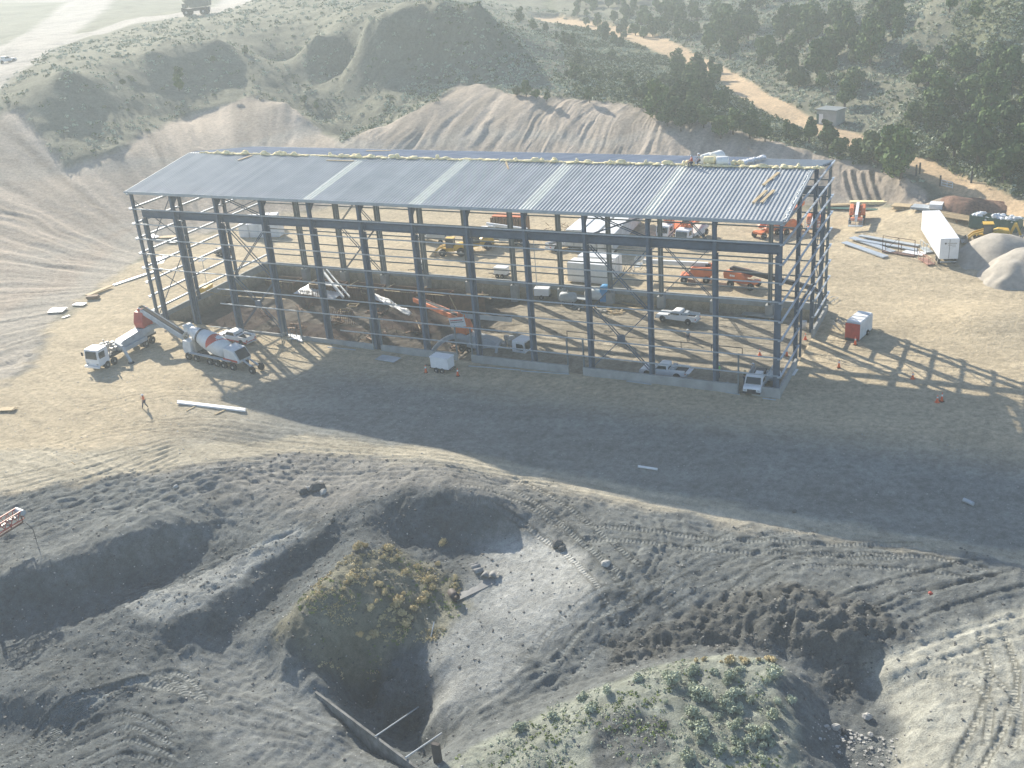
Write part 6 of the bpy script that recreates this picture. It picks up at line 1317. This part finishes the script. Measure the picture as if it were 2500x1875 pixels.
# ---- ground cover nobody could count
def scatter(name, n, ok, per, rad, leaf, m, label, x0, x1, y0, y1, flat=.6):
    pts = []; tries = 0
    while len(pts) < n and tries < n*12:
        tries += 1; x, y = nrng.uniform(x0, x1), nrng.uniform(y0, y1)
        if not ok(x, y): continue
        z = hgt(x, y); iv, u, v = in_view((x, y, z))
        if iv: pts.append((x, y, z))
    c = np.array(pts); k = np.repeat(np.arange(len(c)), per); s = (.5+nrng.rand(len(c))**1.5)[k]*rad; d = nrng.normal(size=(len(k), 3)); d[:, 2] = abs(d[:, 2])*flat; d /= np.linalg.norm(d, axis=1)[:, None]
    p = c[k]+d*s[:, None]*np.array([1, 1, .8]); co = quads(p, d+nrng.normal(size=d.shape)*.5, leaf*(.6+.8*nrng.rand(len(k))), .7); return tag(np_mesh(name, co, m), label, None, None, 'stuff')
def wood_ok(x, y): return grid_at(M_wood, x, y) > .5 and grid_at(M_road, x, y) < .2 and grid_at(M_slope, x, y) < .2 and grid_at(M_pad, x, y) < .1 and hgt(x, y) > 2.6 and y > 70 and vnoise(np.array([x*.09]), np.array([y*.09]), 6)[0] > .35
def hill_ok(x, y):
    if grid_at(M_slope, x, y) > .3 or grid_at(M_road, x, y) > .2 or grid_at(M_pad, x, y) > .3 or grid_at(M_haul, x, y) > .2: return False
    z = hgt(x, y); n = vnoise(np.array([x*.12]), np.array([y*.12]), 5)[0]; dens = .22+.9*(x > -25)-.18*grid_at(M_mesa, x, y)*(x < -55)
    return z > 2.2 and nrng.rand() < dens*(.35+n)
scatter('sagebrush', 9000, hill_ok, 16, .62, .17, M_SAGE, 'grey green sagebrush covering the hills', -140, 150, 40, 290)
scatter('dark_scrub', 6500, lambda x, y: (wood_ok(x, y) if nrng.rand() < .85 else hill_ok(x, y)), 16, .85, .2, M_OLV, 'darker green scrub between the sagebrush', -140, 150, 40, 290)
scatter('mound_grass', 700, lambda x, y: grid_at(M_grass, x, y) > .5 and vnoise(np.array([x*.6]), np.array([y*.6]), 3)[0] > .42 and (hgt(x, y) > -5.2), 10, .16, .05, M_SAGE, 'low grey green growth on the grassy mound', 80, 125, -75, -35, .9)
scatter('green_grass', 900, lambda x, y: (grid_at(M_grass, x, y) > .5 or grid_at(M_veg, x, y) > .6) and vnoise(np.array([x*.45+9]), np.array([y*.45]), 13)[0] > .56, 12, .14, .05, M_GREEN, 'fresh green grass patches on the mounds', 60, 125, -75, -25, .9)
scatter('dry_grass', 1600, lambda x, y: (grid_at(M_veg, x, y) > .5) and vnoise(np.array([x*.5]), np.array([y*.5]), 23)[0] > .5, 12, .15, .05, M_DRY, 'dry yellow grass on the vegetated mound', 60, 100, -65, -25, .9)
def bush_proto(name, r, m, n, seed, leaf):
    rr = random.Random(seed); t = thing(name, 'x', 'bush'); lumps = [(rr.uniform(-.5, .5)*r, rr.uniform(-.5, .5)*r, r*rr.uniform(.25, .6), r*.5, r*.5, r*.45) for k in range(6)]
    p, d = crown_pts(lumps, n, .35); p[:, 2] = np.abs(p[:, 2]); np_mesh('crown', quads(p, d+nrng.normal(size=d.shape)*.7, leaf*(.6+.8*nrng.rand(len(p))), .5), m, t); mb = MB()
    for k in range(5): mb.tube((0, 0, -.05), (rr.uniform(-.4, .4)*r, rr.uniform(-.4, .4)*r, r*.5), .02, .008, 5)
    mb.build('stems', M_BARK, t); return t
def bushes(name, m, spots_, label, group, r=.5, leaf=.055, n=420):
    pr = [bush_proto(name, r*k, m, n, 31+i, leaf) for i, k in enumerate((.8, 1.0, 1.25))]; got = 0
    for i, (u, v) in enumerate(spots_):
        p = spot(u, v); s = rng.uniform(.45, 1.6)
        if i < 3: q = pr[i]; q.location = p; q.scale = (s,)*3; q['label'] = label; q['group'] = group
        else: copy_tree(pr[rng.randrange(3)], p, rng.uniform(0, 6.28), label, group, s)
D = [(1115,1425), (1120,1450), (1112,1412), (845,1425), (858,1412), (838,1440), (950,1490), (965,1478), (980,1500), (1000,1505), (1010,1490), (1030,1470), (960,1515), (993,1525), (1005,1510), (920,1470), (905,1485), (935,1510), (940,1450), (925,1430), (950,1345), (1068,1378), (1082,1330), (1058,1440), (1040,1455), (915,1395), (900,1390), (1020,1385), (990,1400), (925,1530), (915,1555), (900,1560), (960,1370), (935,1360), (880,1550), (855,1580), (870,1610), (890,1600), (1048,1420), (975,1470), (985,1450), (890,1335), (875,1340)]
bushes('dry_bush', M_DRY, D, 'tan dry bush on the vegetated mound above the pit', 'tan dry bushes on the vegetated mound', .42, .05)
S = [(rng.uniform(1690, 1900), rng.uniform(1630, 1860)) for k in range(50)]+[(rng.uniform(1600, 1760), rng.uniform(1640, 1720)) for k in range(12)]+[(1265,1785), (1275,1778), (1440,1735), (1450,1725), (1425,1705), (1560,1660), (1480,1690), (1350,1750), (1930,1712), (1600,1865), (1680,1850), (1720,1860)]
bushes('sage_bush', M_SAGE, S, 'grey green sage bush on the grassy mound at the bottom', 'sage bushes on the grassy mound', .48, .055)
T_ = [(1760+i*22+rng.uniform(-6, 6), 1612+rng.uniform(-3, 5)) for i in range(7)]+[(1700,1616), (1720,1612)]
bushes('straw_tuft', M_DRY, T_, 'straw coloured tuft along the top edge of the grassy mound', 'straw tufts on the mound edge', .34, .05)
# ---- loose stone: small lumps strewn over spoil and gully
def stones(name, n, ok, smin, smax, m, label, x0, x1, y0, y1):
    base = np.array([(-1, -1, -1), (1, -1, -1), (1, 1, -1), (-1, 1, -1), (-1, -1, 1), (1, -1, 1), (1, 1, 1), (-1, 1, 1)], float); F = np.array([(0, 3, 2, 1), (4, 5, 6, 7), (0, 1, 5, 4), (1, 2, 6, 5), (2, 3, 7, 6), (3, 0, 4, 7)]); out = []; tries = 0
    while len(out) < n and tries < n*15:
        tries += 1; x, y = nrng.uniform(x0, x1), nrng.uniform(y0, y1)
        if not ok(x, y): continue
        z = hgt(x, y)
        if not in_view((x, y, z))[0]: continue
        s = smin+(smax-smin)*nrng.rand()**4; b = base*(.55+.45*nrng.rand(8, 1))*s*np.array([1, .8, .6]); a = nrng.rand()*6.28; c, q = math.cos(a), math.sin(a); b = b@np.array([[c, q, 0], [-q, c, 0], [0, 0, 1]])
        out.append((b+np.array([x, y, z+s*.15]))[F].reshape(-1, 3))
    return tag(np_mesh(name, np.concatenate(out), m), label, None, None, 'stuff')
fo = lambda x, y: grid_at(fore, x, y) > .5 and (nrng.rand() < .15+1.0*grid_at(M_clod, x, y)+.5*grid_at(M_dark, x, y))
stones('clods', 8000, fo, .025, .14, M_STONED, 'dark clods and stones strewn over the spoil', 20, 130, -80, -20); stones('pebbles', 5000, lambda x, y: grid_at(fore, x, y) > .3 or y < 0, .025, .09, M_STONE, 'pale pebbles strewn over the ground', 5, 135, -80, -5)
stones('gully_stones', 900, lambda x, y: abs(x-spot(2100,1790).x) < 3.4*nrng.rand() and abs(y-spot(2100,1790).y) < 4.5*nrng.rand(), .04, .19, M_STONE, 'pale broken stone in the gully at lower right', 95, 115, -70, -45)
# ------------------------------------------------------------------ dust haze in the air
hz = MB().box((40, 90, 22), (900, 1000, 100)); ho = hz.build('haze', None); tag(ho, kind='stuff')
hm = bpy.data.materials.new('dusty_air'); hm.use_nodes = True; hn = hm.node_tree; hn.nodes.clear()
pv = hn.nodes.new('ShaderNodeVolumePrincipled'); pv.inputs['Color'].default_value = (.88, .96, .98, 1); pv.inputs['Density'].default_value = HAZE; pv.inputs['Anisotropy'].default_value = .25
hout = hn.nodes.new('ShaderNodeOutputMaterial'); hn.links.new(pv.outputs[0], hout.inputs['Volume']); ho.data.materials.append(hm)
